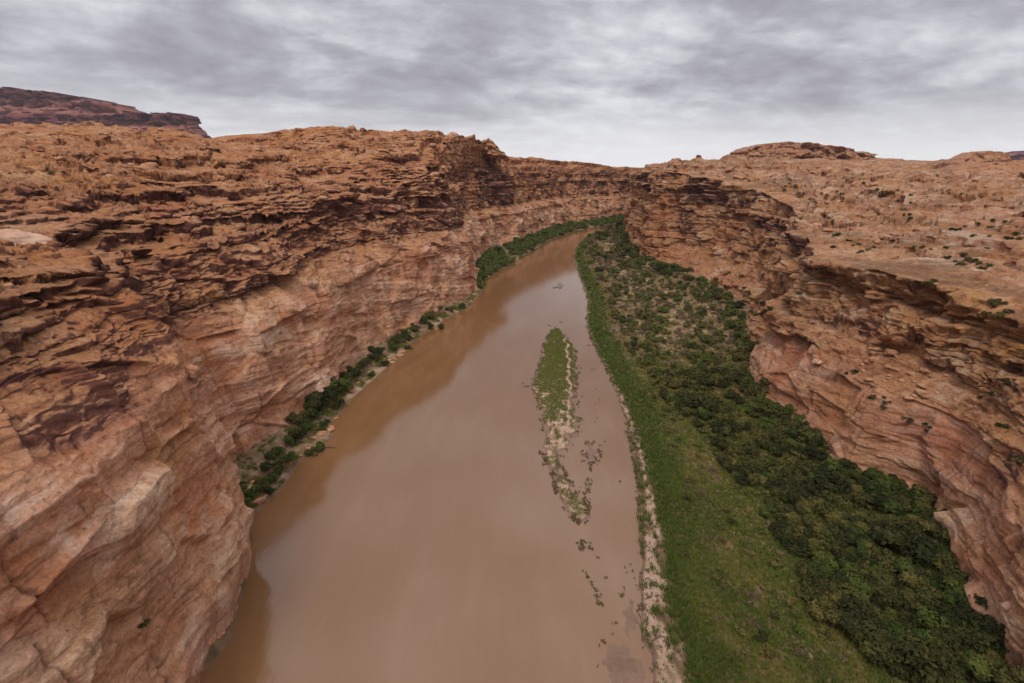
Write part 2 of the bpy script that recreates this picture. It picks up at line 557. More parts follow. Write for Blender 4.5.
def terrace(P, kidx, seed, dome, amp, k0=4.6, k1=8.0, hs_a=4.6, hs_b=1.5, hill=5.5, cues=0.0):
    """hills, slickrock domes and stepped ledges of the gentle ground; rows are then re-spread evenly along each profile"""
    P = P.astype(np.float64)
    X, Y, Z = P[..., 0], P[..., 1], P[..., 2]
    KI = kidx[:, None]
    m = sst(KI, k0 + .15, k0 + .8) * (1 - sst(KI, k1 - .1, k1 + .4))
    dist = np.sqrt(X ** 2 + Y ** 2 + 30 ** 2)
    fb = sst(dist, 120, 420); ff = sst(dist, 600, 1000)
    bil = np.abs(perlin(X / 46, Y / 46, 0.35, seed + 40)) * 2.3 + 0.45 * (1 - ff) * np.abs(perlin(X / 15, Y / 15, 0.15, seed + 41)) * 2
    z0 = Z + m * (hill * fbm(X / 80, Y / 80, 0.1, 3, seed + 20, 0.5) + dome * 4.2 * (bil - 0.6)) * (1 + fb * 0.6) * (1 - 0.55 * ff)
    if cues:                                   # long ledges running parallel to the rim, treads tilting back
        S_ = np.concatenate([[0], np.cumsum(np.hypot(*np.diff(P[0, :, :2], axis=0).T))])[None] + 0 * X
        stp = 0.155 + 0.10 * sst(KI, 5.8, 6.6)
        tk = (KI - 5) / 0.19 + 1.3 * fbm(X / 55, Y / 55, 0.15, 3, seed + 70) + 0.35 * perlin(X / 14, Y / 14, 0.35, seed + 71)
        kk_ = np.floor(tk); fk = tk - kk_
        dzk = np.clip(np.gradient(Z, axis=0) / np.gradient(KI, axis=0), 0, 60)
        mm = sst(perlin(X / 50, Y / 50, kk_ * 2.7, seed + 72), -0.35, 0.05) * m * (1 - .4 * ff)
        z0 = z0 + 0.19 * (np.minimum(dzk, 22) + 12) * cues * (0.25 * fk + 0.75 * sst(fk, .90, .96) - fk) * mm
    f1, e1, c1 = facets(X / 13, Y / 13, 0 * X + .5, seed + 42)
    f2, e2, c2 = facets(X / 4.5, Y / 4.5, 0 * X + .5, seed + 43)
    t0_ = z0 + (f1 * 1.6 + f2 * 0.5 * (1 - fb)) * (1 - ff)
    hs = hs_a * (1 + 0.9 * sst(dist, 180, 600))
    t = t0_ / hs + 1.1 * fbm(X / 60, Y / 60, 0.9, 3, seed + 22)
    kf = np.floor(t); f = t - kf
    hk = h01(kf, np.zeros(X.shape, np.int32), np.zeros(X.shape, np.int32), seed + 23)
    dh = np.hypot(np.gradient(X, axis=0), np.gradient(Y, axis=0)); slope = np.abs(np.gradient(t0_, axis=0)) / np.maximum(dh, .05)
    slope[1:-1] = (slope[:-2] + slope[1:-1] + slope[2:]) / 3
    g = sst(f - (0.30 + 0.5 * hk), 0, np.clip(1.4 * slope / hs, 0.006, 0.10))
    tam = sst(perlin(X / 46, Y / 46, kf * 3.3, seed + 28), -0.40, 0.15)
    z1 = z0 + hs * (0.30 * f + 0.70 * g - f) * tam * amp * m
    hs = hs_b
    t = (z1 + f2 * .35) / hs + 1.0 * fbm(X / 25, Y / 25, 0.4, 2, seed + 24)
    f = t - np.floor(t)
    z2 = z1 + hs * (0.30 * f + 0.70 * sst(f - .62, 0, np.clip(1.0 * slope / hs, 0.01, .18)) - f) * m * (1 - .5 * tam) * amp
    P[..., 2] = z2
    rows = np.where((kidx >= k0) & (kidx <= k1))[0]
    r0, r1 = rows[0], rows[-1]
    seg = P[r0:r1 + 1]
    dl_ = np.linalg.norm(np.diff(seg, axis=0), axis=-1)
    dm = np.sqrt((seg[:-1] ** 2).sum(-1) - 0 * dl_)
    wgt = dl_ / np.maximum(dm, 60) ** 0.85 + 1e-6
    wgt = wgt / wgt.sum(0)
    cum = np.concatenate([np.zeros((1, P.shape[1])), np.cumsum(wgt, 0)], 0)
    n = r1 - r0 + 1
    # keep neighbouring columns together: blend each column's spacing with its neighbours'
    for _ in range(12):
        cum[:, 1:-1] = .25 * cum[:, :-2] + .5 * cum[:, 1:-1] + .25 * cum[:, 2:]
    tgt = np.linspace(0, 1, n)
    kout = np.repeat(kidx[:, None], P.shape[1], 1)
    for j in range(P.shape[1]):
        c = cum[:, j]
        for q in range(3):
            seg[:, j, q] = np.interp(tgt, c, seg[:, j, q].copy())
        kout[r0:r1 + 1, j] = np.interp(tgt, c, kidx[r0:r1 + 1])
    P[r0:r1 + 1] = seg
    return P, kout


def displace(P, kidx, D, cols, seed, massive, bed_amp, rubble=1.0, over=0.0):
    """massive: 0..1 grid, big smooth faces; bed_amp: strength of ledges; dome: slickrock domes on the gentle ground"""
    P = P.astype(np.float32)
    X, Y, Z = P[..., 0], P[..., 1], P[..., 2]
    S = np.broadcast_to(cols[None].astype(np.float32), X.shape)
    tr = np.gradient(P, axis=0); tcg = np.gradient(P, axis=1)
    nrm = np.cross(tr, tcg)
    nrm /= np.maximum(np.linalg.norm(nrm, axis=-1, keepdims=True), 1e-9)
    for _ in range(3):
        nrm[1:-1] = .25 * nrm[:-2] + .5 * nrm[1:-1] + .25 * nrm[2:]
        nrm[:, 1:-1] = .25 * nrm[:, :-2] + .5 * nrm[:, 1:-1] + .25 * nrm[:, 2:]
    nrm /= np.maximum(np.linalg.norm(nrm, axis=-1, keepdims=True), 1e-9)
    steep = sst(1 - np.abs(nrm[..., 2]), 0.07, 0.36)
    KIg = kidx
    ledge = sst(KIg, 4.9, 5.5)          # small risers above the rim: smaller relief
    sgn = np.sign(nrm[..., 2:3] + 1e-9)
    hn = nrm[..., :2] * sgn
    hl = np.linalg.norm(hn, axis=-1, keepdims=True)
    hd = hn / np.maximum(hl, 1e-6)
    w = sst(hl, 0.1, 0.5)
    hd = hd * w - D[None] * (1 - w)
    hd /= np.maximum(np.linalg.norm(hd, axis=-1, keepdims=True), 1e-6)
    dist = np.sqrt(X ** 2 + Y ** 2 + 30 ** 2)
    fade = 1 - sst(dist, 1100, 2600)
    fb = sst(dist, 120, 420)
    toe = sst(Z, 0, 8)
    rg = 1 - massive
    zw = Z + 3.0 * perlin(X / 120, Y / 120, 0.3, seed) + 0.9 * perlin(X / 30, Y / 30, 0.7, seed + 1)
    # thick beds of uneven thickness, cut by vertical joints
    zb = zw / 6.0 + 1.3 * perlin(zw / 13.0, 0.5, 0.5, seed + 2)
    kb = np.floor(zb); fr = zb - kb
    z00 = np.zeros(X.shape, np.int32)
    hb = h01(kb, z00, z00, seed + 3)
    lat = perlin(X / 26, Y / 26, kb * 7.31, seed + 4)
    Sw = S + 1.2 * perlin(X / 9, Y / 9, Z / 9, seed + 33)
    b1, j1, v1 = bricks(kb, Sw, 9.0, seed + 5, 0.8)
    rnd = 1 - np.clip(np.abs(2 * fr - 1), 0, 1) ** 6
    thick = (hb - 0.5) * 4.2 + lat * 3.5 + b1 * 1.9 + rnd * 0.8 - 0.9 * (1 - sst(j1, 0, 0.035))
    # thin beds
    tm = sst(perlin(X / 36, Y / 36, zw / 8, seed + 31), -0.30, 0.30)
    zt = zw / 1.25 + 0.9 * perlin(zw / 3.1, 0.2, 0.8, seed + 6) + 0.30 * perlin(X / 12, Y / 12, zw / 8, seed + 32)
    kt = np.floor(zt); ft = zt - kt
    ht = h01(kt, z00, z00, seed + 6)
    b2, j2, v2 = bricks(kt + 57, Sw, 3.2, seed + 7)
    thin = (ht - 0.5) * 1.9 + b2 * 1.2 - 0.5 * np.exp(-(ft / 0.12) ** 2) - 0.35 * (1 - sst(j2, 0, 0.06))
    # angular facets
    f1, e1, c1 = facets(X / 15, Y / 15, zw / 11, seed + 8)
    f2, e2, c2 = facets(X / 5.0, Y / 5.0, zw / 3.4, seed + 9)
    f3, e3, c3 = facets(X / 1.7, Y / 1.7, zw / 1.2, seed + 10)
    but = (4.5 + 6 * fb) * fbm(X / 48, Y / 48, Z / 140, 3, seed + 11) + (1.5 + 2.5 * fb) * fbm(X / 15, Y / 15, Z / 34, 2, seed + 12, 0.5, True)
    n3 = 1 - 0.85 * sst(dist, 130, 420); n2f = 1 - 0.7 * sst(dist, 350, 900)
    f3 = f3 * n3; f2 = f2 * n2f * sst(e2, -0.02, 0.12); f1 = f1 * sst(e1, 0.0, 0.14)
    zp = np.floor(zw / 15.0 + 0.3 * perlin(X / 60, Y / 60, 0.2, seed + 50))
    b0, j0, v0 = bricks(zp + 11, Sw, 17.0, seed + 51, 1.5)
    panel = b0 * 2.2 - 1.3 * (1 - sst(j0, 0, 0.022))
    rough = fbm(X / 2.8, Y / 2.8, Z / 2.0, 3, seed + 13, 0.6)
    # long slanting cross-beds on the massive faces
    xb = perlin(S / 34, (Z + 0.22 * S) / 5.5, 0.4, seed + 14) + 0.5 * perlin(S / 22, (Z + 0.18 * S) / 1.7, 0.9, seed + 15) + 0.12 * perlin(S / 9, (Z + 0.2 * S) / 0.7, 0.6, seed + 16)
    off = but + f1 * (1.9 + 1.3 * rg) + f2 * (0.28 + 0.85 * rg) + f3 * (0.05 + 0.30 * rg) \
        + rg * bed_amp * (thick * 0.9 + thin * tm * 0.9) + massive * (xb * 0.75 + panel * (0.4 + .4 * sst(dist, 110, 170)) + thick * 0.10 + thin * 0.05 * tm) + rough * (0.10 + 0.45 * rg)
    if over:
        om = sst(perlin(S / 24, 0 * S, 0.5, seed + 60), -0.35, 0.1) * (1 - sst(Y, 180, 260))
        off = off + om * (1.5 * np.exp(-((KIg - 4.97) / .10) ** 2) - 1.3 * np.exp(-((KIg - 4.62) / .16) ** 2))
    off = off * (1 - ledge) + ledge * (f1 * 0.5 + f2 * 1.5 + f3 * 0.75 + thin * 0.7 + b1 * 0.8 + rough * 0.5)
    off = off * steep * fade * (0.35 + 0.65 * toe)
    Q = P.copy()
    Q[..., 0] += hd[..., 0] * off
    Q[..., 1] += hd[..., 1] * off
    # gentler ground: slickrock domes, ledges, gullies, rubble
    gl = 1 - steep
    rubm = sst(perlin(X / 40, Y / 40, 0.4, seed + 27) + .3 * perlin(X / 12, Y / 12, 0.4, seed + 29), -0.25, 0.15)
    rubm = rubm * rubble
    dz = rubm * (f2 * 1.2 + f3 * 0.85 - 0.5 * (1 - sst(e2, 0, .08)) * n3) + (1 - rubm) * (f3 * 0.16 + f2 * 0.35) + rough * (0.15 + 0.45 * rubm) * n3
    Q[..., 2] = Z + dz * gl * fade * sst(KIg, 1, 3)
    Q[..., 2] += steep * (0.35 * rough + 0.9 * f2 * rg * (1 - ledge)) * fade * toe
    crev = np.maximum(np.maximum((1 - sst(j1, 0, 0.02)) * 0.8, (1 - sst(j2, 0, .035)) * .4 * tm) * rg, np.maximum((1 - sst(e1, 0, .012)) * .6, (1 - sst(j0, 0, .012)) * massive * .9))
    crev = np.maximum(crev, np.exp(-(fr / 0.03) ** 2) * 0.7 * rg) * steep + (1 - sst(e2, 0, .05)) * rubm * gl * .4
    tone = np.clip(0.5 + rg * (0.5 * (v1 - .5) + 0.35 * (v2 - .5)) + 0.35 * (c1 - .5) + 0.35 * (c2 - .5) * (.3 + .7 * rg) + .25 * (c3 - .5) * rg + 0.5 * xb * massive, 0, 1)
    return Q, steep, zw, np.clip(crev, 0, 1), tone


t0 = time.time()
far9 = lambda d, z: (d, z)
L = [
    St(-40, -120, 180, [(0, -3), (1.5, 10), (3, 24), (5, 38), (14, 47), (26, 57), (80, 68), (180, 88), (900, 88), (5000, 120)]),
    St(-41, 10, 178, [(0, -3), (1.5, 10), (3, 24), (5, 38), (13, 46), (24, 55), (80, 66), (180, 86), (900, 88), (5000, 120)]),
    St(-45, 50, 172, [(0, -3), (1.5, 10), (3, 24), (5, 38), (12, 46), (22, 54), (80, 67), (180, 86), (900, 88), (5000, 120)]),
    St(-52, 78, 165, [(0, -3), (1, 10), (2.2, 24), (4.5, 38), (11, 46), (22, 54), (80, 69), (190, 88), (900, 88), (5000, 120)]),
    St(-60, 88, 160, [(0, -3), (1.5, 9), (3, 20), (6, 34), (14, 44), (26, 53), (80, 70), (190, 88), (900, 88), (5000, 120)]),
    St(-67, 101, 155, [(0, -3), (2, 8), (4, 18), (7, 30), (14, 42), (26, 53), ('f', .35, 72), ('p', -10, 126, 230), (900, 90), (5000, 120)]),
    St(-62, 123, 152, [(0, -3), (2, 8), (4, 18), (7, 30), (14, 41), (28, 53), ('f', .35, 73), ('p', 60, 127, 255), (900, 90), (5000, 120)]),
    St(-53, 190, 146, [(0, -3), (3, 8), (6, 20), (9, 33), (17, 44), (30, 57), ('f', .35, 76), ('p', 190, 133, 330), (900, 90), (5000, 120)]),
    St(-41, 227, 144, [(0, -3), (3, 8), (6, 20), (9, 33), (17, 44), (30, 60), ('f', .35, 78), ('p', 245, 147, 390), (900, 88), (5000, 120)]),
    St(-33, 250, 142, [(0, -3), (3, 8), (6, 20), (9, 33), (16, 43), (29, 63), ('f', .35, 82), ('p', 305, 128, 370), (900, 90), (5000, 120)]),
    St(-22, 300, 138, [(0, -3), (3, 8), (6, 20), (9, 32), (16, 43), (26, 66), ('f', .35, 80), ('p', 400, 128, 390), (900, 90), (5000, 120)]),
    St(-28, 345, 136, [(0, -3), (3, 8), (6, 20), (10, 32), (18, 43), (28, 67), ('f', .35, 80), ('p', 440, 133, 430), (900, 90), (5000, 120)]),
    St(-28, 405, 134, [(0, -3), (3, 8), (6, 20), (10, 32), (18, 43), (28, 68), ('f', .35, 80), ('p', 472, 139, 470), (900, 90), (5000, 120)]),
    St(8, 518, 128, [(0, -3), (4, 8), (7, 20), (11, 31), (18, 41), (28, 68), ('f', .4, 79), ('p', 502, 155, 600), (900, 90), (5000, 120)]),
    St(64, 664, 122, [(0, -3), (4, 8), (7, 20), (11, 30), (18, 40), (28, 68), ('f', .4, 77), ('p', 560, 161, 760), (900, 90), (5000, 120)]),
    St(224, 874, 118, [(0, -3), (4, 8), (7, 20), (11, 29), (18, 38), (28, 68), ('f', .4, 75), ('p', 645, 168, 950), (900, 90), (5000, 120)]),
    St(430, 1000, 112, [(0, -3), (4, 8), (7, 20), (11, 29), (18, 38), (28, 68), (50, 76), (100, 80), (900, 90), (5000, 120)]),
    St(900, 1100, 100, [(0, -3), (4, 8), (7, 20), (11, 29), (18, 38), (28, 68), (50, 76), (100, 80), (900, 90), (5000, 120)]),
]
P, kidx, D, cols = build_sheet(L, [34, 105, 110, 110, 130, 260, 260, 14, 12], 5, 0.0024, 0.16)
P, kidx = terrace(P, kidx, 11, 0.40, 1.0, 4.3, 7.0, 4.6, 1.5, 4.0)
# shoulders, ledges: smooth slickrock on the near lower cliff, paler wall band along the water
KI = kidx
near = 1 - sst(P[..., 1], 85, 130)
smf = np.clip((1 - sst(KI, 3.3, 3.9)) * (0.90 + 0.06 * near) * (0.98 + 0.5 * perlin(P[..., 0] / 30, P[..., 1] / 30, P[..., 2] / 14, 91)), 0, 0.96)
smf = np.maximum(smf, 0.9 * near * (1 - sst(KI, 3.6, 4.4)))
Q, steep, zwv, crev, tone = displace(P, kidx, D, cols, 11, smf, 1.0)
nn = perlin(P[..., 0] / 26, P[..., 1] / 26, P[..., 2] / 11, 51)
pale = np.clip((1 - sst(KI, 3.0, 3.9)) * (0.85 + nn), 0, 1) + 0.0
varn_shade = np.clip(sst(KI, 3.3, 3.9) * (1 - 0.55 * sst(KI, 5.2, 5.9)) * (0.85 + 0.9 * nn) + 0.18 + 0.35 * nn * near, 0, 1)
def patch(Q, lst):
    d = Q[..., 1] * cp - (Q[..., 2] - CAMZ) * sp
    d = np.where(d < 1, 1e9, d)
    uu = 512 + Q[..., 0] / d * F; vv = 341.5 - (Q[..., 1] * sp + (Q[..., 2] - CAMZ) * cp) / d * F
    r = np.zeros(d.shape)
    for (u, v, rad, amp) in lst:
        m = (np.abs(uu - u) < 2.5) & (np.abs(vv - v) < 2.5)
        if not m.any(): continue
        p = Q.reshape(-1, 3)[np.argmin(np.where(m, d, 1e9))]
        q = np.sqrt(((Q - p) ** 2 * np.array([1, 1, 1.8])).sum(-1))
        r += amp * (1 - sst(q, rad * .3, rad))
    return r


varn_shade = varn_shade * (1 - .35 * sst(P[..., 1], 330, 520))
varn_shade = varn_shade + patch(Q, [(265, 230, 24, .9), (240, 262, 14, .6), (60, 395, 11, .9), (20, 400, 10, .9), (110, 385, 9, .6), (70, 215, 12, .7), (20, 195, 9, .7),
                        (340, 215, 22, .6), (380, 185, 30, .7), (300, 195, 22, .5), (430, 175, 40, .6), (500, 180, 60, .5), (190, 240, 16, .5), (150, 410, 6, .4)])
redm = np.clip(0.35 * sst(KI, 3.2, 4.5) + 0.5 * nn, 0, 1)
wallL = grid_mesh('canyon_wall', Q, M_rockL, dict(varnish_shade=varn_shade, pale=pale, red=redm, bedz=zwv, crev=crev, tone=tone, massive=smf), flip=True)
wallL['kind'] = 'structure'
LQ, LST, LKI = Q, steep, kidx
print('left wall', P.shape, time.time() - t0)

R_ = [
    St(64, -120, 0, [(0, -3), (2, 8), (5, 17), (9, 26), (14, 32), (20, 45), (60, 49), (250, 62), (900, 90), (5000, 110)]),
    St(62, 15, 4, [(0, -3), (1.5, 8), (3, 17), (6, 26), (12, 32), (19, 44), (60, 48), (250, 60), (900, 90), (5000, 110)]),
    St(69, 48, 8, [(0, -3), (1, 8), (2, 17), (4, 26), (13, 31), (17, 44), (60, 48), (260, 60), (900, 90), (5000, 110)]),
    St(86, 86, 14, [(0, -3), (1, 8), (2, 15), (4, 23), (11, 29), (14.5, 44), (60, 50), (270, 61), (900, 90), (5000, 110)]),
    St(77, 103, 18, [(0, -3), (2, 7), (4, 14), (8, 22), (19, 29), (23, 45), ('f', .07, 50), ('f', .28, 61), ('p', 1100, 160, 900), (5000, 110)]),
    St(78, 137, 22, [(0, -3), (2, 7), (4, 13), (8, 20), (15, 28), (18, 46), ('f', .07, 50), ('f', .28, 61), ('p', 1026, 162, 900), (5000, 110)]),
    St(92, 175, 26, [(0, -3), (4, 5), (8, 11), (12, 18), (15, 28), (19, 48), ('f', .07, 53), ('f', .28, 63), ('p', 985, 160, 900), (5000, 110)]),
    St(103, 206, 30, [(0, -3), (6, 4), (12, 10), (17, 17), (21, 28), (25, 50), ('f', .07, 55), ('f', .28, 64), ('p', 960, 160, 900), (5000, 110)]),
    St(117, 255, 36, [(0, -3), (12, 6), (24, 14), (33, 23), (38, 33), (43, 54), ('f', .07, 60), ('f', .28, 66), ('p', 925, 160, 900), (5000, 110)]),
    St(121, 300, 42, [(0, -3), (14, 7), (28, 16), (36, 28), (42, 42), (48, 61), ('f', .07, 64), ('f', .28, 70), ('p', 880, 159, 900), (5000, 110)]),
    St(113, 350, 46, [(0, -3), (14, 8), (26, 18), (33, 32), (39, 48), (46, 67), ('f', .1, 69), ('f', .4, 73), ('p', 820, 158, 850), (5000, 110)]),
    St(107, 398, 50, [(0, -3), (4, 9), (8, 22), (12, 36), (17, 54), (24, 71), ('f', .15, 73), ('f', .5, 77), ('p', 755, 158, 700), (5000, 110)]),
    St(113, 458, 60, [(0, -3), (3, 9), (7, 22), (11, 36), (17, 54), (26, 71), ('f', .2, 72), ('f', .5, 77), ('p', 702, 161, 640), (5000, 110)]),
    St(148, 620, 62, [(0, -3), (4, 9), (8, 20), (12, 32), (20, 50), (32, 69), ('f', .2, 72), ('f', .5, 77), ('p', 665, 166, 800), (5000, 110)]),
    St(225, 800, 64, [(0, -3), (4, 9), (8, 20), (12, 32), (20, 50), (32, 69), ('f', .2, 72), ('f', .5, 76), ('p', 655, 169, 960), (5000, 110)]),
    St(420, 900, 66, [(0, -3), (4, 9), (8, 20), (12, 32), (20, 50), (32, 69), (60, 72), (90, 74), (140, 76), (5000, 110)]),
    St(900, 960, 68, [(0, -3), (4, 9), (8, 20), (12, 32), (20, 50), (32, 69), (60, 72), (90, 74), (140, 76), (5000, 110)]),
]
P, kidx, D, cols = build_sheet(R_, [30, 85, 85, 80, 110, 220, 260, 220, 14], 5, 0.0024, 0.16)
P, kidx = terrace(P, kidx, 211, 1.1, 0.8, 4.85, 8.0, 3.2, 1.3, 6.0, 1.0)
KI = kidx
near = 1 - sst(P[..., 1], 150, 190)
smf = np.clip((1 - sst(KI, 2.9, 3.3)) * (0.45 + 0.55 * near) * (0.95 + 0.3 * perlin(P[..., 0] / 30, P[..., 1] / 30, P[..., 2] / 9, 92)), 0, 0.95)
smf = np.maximum(smf, sst(KI, 5.3, 5.8) * 0.3)
Q, steep, zwv, crev, tone = displace(P, kidx, D, cols, 211, smf, 1.2, 0.40, 1.0)
nn = perlin(P[..., 0] / 26, P[..., 1] / 26, P[..., 2] / 9, 53)
pale = np.clip((1 - sst(KI, 2.7, 3.4)) * (0.55 + nn) * near + sst(KI, 5, 5.5) * (0.35 + 0.8 * nn), 0, 1)
varn_shade = np.clip(sst(KI, 3.0, 4.4) * (1 - sst(KI, 5.0, 5.3)) * (0.34 + 0.9 * nn) + 0.20, 0, 1) + 0.25 * sst(KI, 5.3, 5.6)  # last term paints shade into the colour of the plateau risers
varn_shade = varn_shade + patch(Q, [(795, 238, 12, .7), (765, 222, 12, .6), (700, 200, 22, .5), (680, 220, 20, .5), (1015, 372, 8, .8), (1005, 470, 7, .5)])  # patches along the rim paint in the shade below its overhang
redm = np.clip(0.25 + 0.9 * nn, 0, 1) * (1 - sst(KI, 3.5, 5))
wallR = grid_mesh('canyon_wall', Q, M_rockR, dict(varnish_shade=varn_shade, pale=pale, red=redm, bedz=zwv, crev=crev, tone=tone, massive=smf))
wallR['kind'] = 'structure'
RQ, RST, RKI = Q, steep, kidx
print('right wall', P.shape, time.time() - t0)
# ------------------------------------------------------------------ valley floor: river bed, banks, floodplain
def poly(pts, z=0.0):
    return np.array([G(u, v, z) for u, v in pts])


bank_r = poly([(652, 760), (648, 683), (650, 655), (640, 640), (636, 600), (640, 560), (636, 520), (634, 480), (626, 430), (618, 400),
               (605, 370), (590, 340), (585, 322), (587, 300), (580, 280), (573, 257), (577, 245), (586, 236.5), (600, 231), (625, 226), (660, 221)])
bank_l = poly([(130, 760), (190, 683), (225, 640), (240, 590), (248, 545), (250, 518), (285, 488), (303, 458), (333, 440), (330, 425), (352, 400),
               (385, 370), (410, 345), (445, 320), (470, 307), (483, 290), (480, 283), (500, 270), (530, 252), (550, 240), (572, 231.5), (600, 226.5), (640, 220)])


def bx(pl, y):
    o = np.argsort(pl[:, 1])
    return np.interp(y, pl[o, 1], pl[o, 0])


def wallx(stations, y):
    a = np.array([[s.kn[0][0], s.kn[0][1]] for s in stations])
    return np.interp(y, a[:, 1], a[:, 0])


ys = [12.0]
while ys[-1] < 1150:
    ys.append(ys[-1] + max(0.22, math.hypot(ys[-1], 60) * 0.0034))
ys = np.array(ys)
NX = 620
tt = np.linspace(0, 1, NX)
xl, xr = wallx(L, ys) - 14, wallx(R_, ys) + 22
bl, br = bx(bank_l, ys), bx(bank_r, ys)
br = np.maximum(br, bl + 4)
# column fractions: left bank 0-.2, river .2-.35, right .35-1
X = np.zeros((len(ys), NX))
n1, n2 = int(NX * .18), int(NX * .30)
for i in range(len(ys)):
    a = min(bl[i] - 2, xl[i] + 30) if bl[i] - xl[i] > 30 else bl[i]
    X[i, :n1] = np.linspace(xl[i], bl[i] + 3, n1)
    X[i, n1:n2] = np.linspace(bl[i] + 3, max(br[i] - 6, bl[i] + 3.2), n2 - n1 + 1)[1:]
    X[i, n2:] = np.linspace(max(br[i] - 6, bl[i] + 3.2), max(xr[i], br[i] + 20), NX - n2 + 1)[1:]
Y = np.broadcast_to(ys[:, None], X.shape)


def floor_parts(X, Y):
    bl_, br_ = bx(bank_l, Y), np.maximum(bx(bank_r, Y), bx(bank_l, Y) + 4)
    shn = 1.1 * fbm(X / 4, Y / 9, 0.3, 4, 301) + 0.5 * fbm(X / 1.3, Y / 2.2, 0.3, 3, 302)
    dl = bl_ - X + shn
    dr = X - br_ + shn
    return dl, dr


def floor_z(X, Y):
    dl, dr = floor_parts(X, Y)
    n = fbm(X / 14, Y / 14, 0.2, 4, 303)
    n2 = fbm(X / 2.6, Y / 2.6, 0.2, 3, 304)
    wr = wallx(R_, Y)
    wl = wallx(L, Y)
    land_r = 0.30 * sst(dr, -0.4, 1.6) + 0.03 * np.clip(dr, 0, 60) * (0.7 + 1.0 * n) + (0.7 * n + 0.12 * n2) * sst(dr, 1, 9) \
        + 3.0 * sst(X, wr - 10, wr + 4)
    land_l = 0.30 * sst(dl, -0.3, 1.2) + 0.06 * np.clip(dl, 0, 30) + (0.6 * n2 + 0.8 * n) * sst(dl, 0.6, 4) + 2.2 * sst(-X, -wl - 6, -wl + 3)
    z = np.maximum(np.where(dr > -0.6, land_r, -9), np.where(dl > -0.6, land_l, -9))
    bed = -0.5 - 0.5 * sst(np.minimum(-dl, -dr), 0, 12)
    z = np.where(z > -5, z - 0.12, bed)
    # dry side channel under the right wall
    ch = np.exp(-((X - (wr - 5)) / 2.2) ** 2) * sst(Y, 105, 120) * (1 - sst(Y, 185, 205))
    return np.where(dr > 4, z - 2.0 * ch, z)


Z = floor_z(X, Y)
dl, dr = floor_parts(X, Y)


def sandw(Y):          # inner and outer edge of the pale sand strip, metres from the water
    return 1.3 + 0.9 * np.sin(Y / 13.0), np.clip(5.6 - (Y - 60) * 0.045, 1.3, 5.6)


s0, s1 = sandw(Y)
sand = sst(dr, s0, s0 + .7) * (1 - sst(dr + 0.9 * perlin(X / 2, Y / 3, 0, 310), s1 - .6, s1 + .5))
sand = sand * sst(fbm(X / 3, Y / 9, 0.8, 3, 315), -.25, .05)
sand = np.maximum(sand, 0.8 * sst(fbm(X / 14, Y / 14, .2, 2, 316), -.02, .18) * sst(dl, 0.1, .5) * (1 - sst(dl + 2 * perlin(X / 6, Y / 9, 0, 311), 2.2, 3.4)))
s0_, s1_ = sandw(Y)
dry = sst(dr, 14, 24) * sst(Y, 150, 200) * (0.35 + sst(fbm(X / 16, Y / 30, 0, 3, 312), -0.12, 0.15) * 0.65)
dry = np.maximum(dry, sst(dr, 8, 30) * 0.25)
dry = np.maximum(dry, sst(dl, .5, 2) * 0.55)
M_floor, b = new_mat('floodplain')
geo = b.n('ShaderNodeNewGeometry'); pos = geo.outputs['Position']
at = lambda nm: b.n('ShaderNodeAttribute', attribute_name=nm).outputs['Fac']
n1_ = b.noise(pos, 0.5, 6, 0.65); n2_ = b.noise(pos, 3.0, 5, 0.7); n3_ = b.noise(b.mul(pos, (0.12, 0.05, 0.1)), 1.0, 4, 0.6)
soil = b.ramp(n1_, [(0.3, (0.065, 0.045, 0.022)), (0.5, (0.12, 0.078, 0.042)), (0.7, (0.22, 0.13, 0.075))])
dryc = b.ramp(n1_, [(0.3, (0.12, 0.085, 0.045)), (0.5, (0.24, 0.155, 0.09)), (0.65, (0.36, 0.25, 0.16))])
sandc = b.ramp(n2_, [(0.28, (0.20, 0.13, 0.085)), (0.45, (0.31, 0.21, 0.15)), (0.62, (0.40, 0.285, 0.215))])
c = b.mix(at('dry'), soil, dryc)
c = b.mix(at('sand'), c, sandc)
sepz = b.n('ShaderNodeSeparateXYZ', inp={0: pos}).outputs[2]
wet = b.step(sepz, 0.03, 0.22, 1.0, 0.0)
c = b.mix(b.math('MULTIPLY', wet, 0.7), c, (0.13, 0.075, 0.05))
finish(M_floor, b, c, b.step(wet, 0, 1, 0.95, 0.45), n2_, 0.6, 0.12, 0.3)
fl = grid_mesh('riverbank', np.stack([X, Y, Z], -1), M_floor, dict(sand=sand, dry=dry))
fl['kind'] = 'structure'
print('floor', time.time() - t0)

# ---- river water
M_water, b = new_mat('muddy_water')
geo = b.n('ShaderNodeNewGeometry'); pos = geo.outputs['Position']
wn = b.noise(b.mul(pos, (0.03, 0.009, 1)), 1.0, 5, 0.55, 0.8)
wn2 = b.noise(b.mul(pos, (0.25, 0.05, 1)), 1.0, 4, 0.6, 0.5)
wc = b.mix(wn, (0.155, 0.077, 0.031), (0.195, 0.10, 0.044))
wc = b.mix(b.step(wn2, 0.45, 0.7, 0, 0.25), wc, (0.225, 0.125, 0.072))
rp = b.noise(b.mul(pos, (1.1, 0.32, 1)), 1.0, 6, 0.62, 0.8)
patch = b.step(b.noise(b.mul(pos, (0.02, 0.01, 1)), 1.0, 3), 0.4, 0.65, 0.25, 1.0)
p = finish(M_water, b, wc, 0.09, b.math('MULTIPLY', rp, patch), 0.17, 0.10, 0.62)
p.inputs['IOR'].default_value = 1.6
gx = np.concatenate([np.linspace(-160, 200, 60), np.linspace(220, 1200, 20)])
gy = np.linspace(-200, 1300, 60)
GX, GY = np.meshgrid(gx, gy)
wo = grid_mesh('river_water', np.stack([GX, GY, np.zeros_like(GX)], -1), M_water)
wo['kind'] = 'structure'


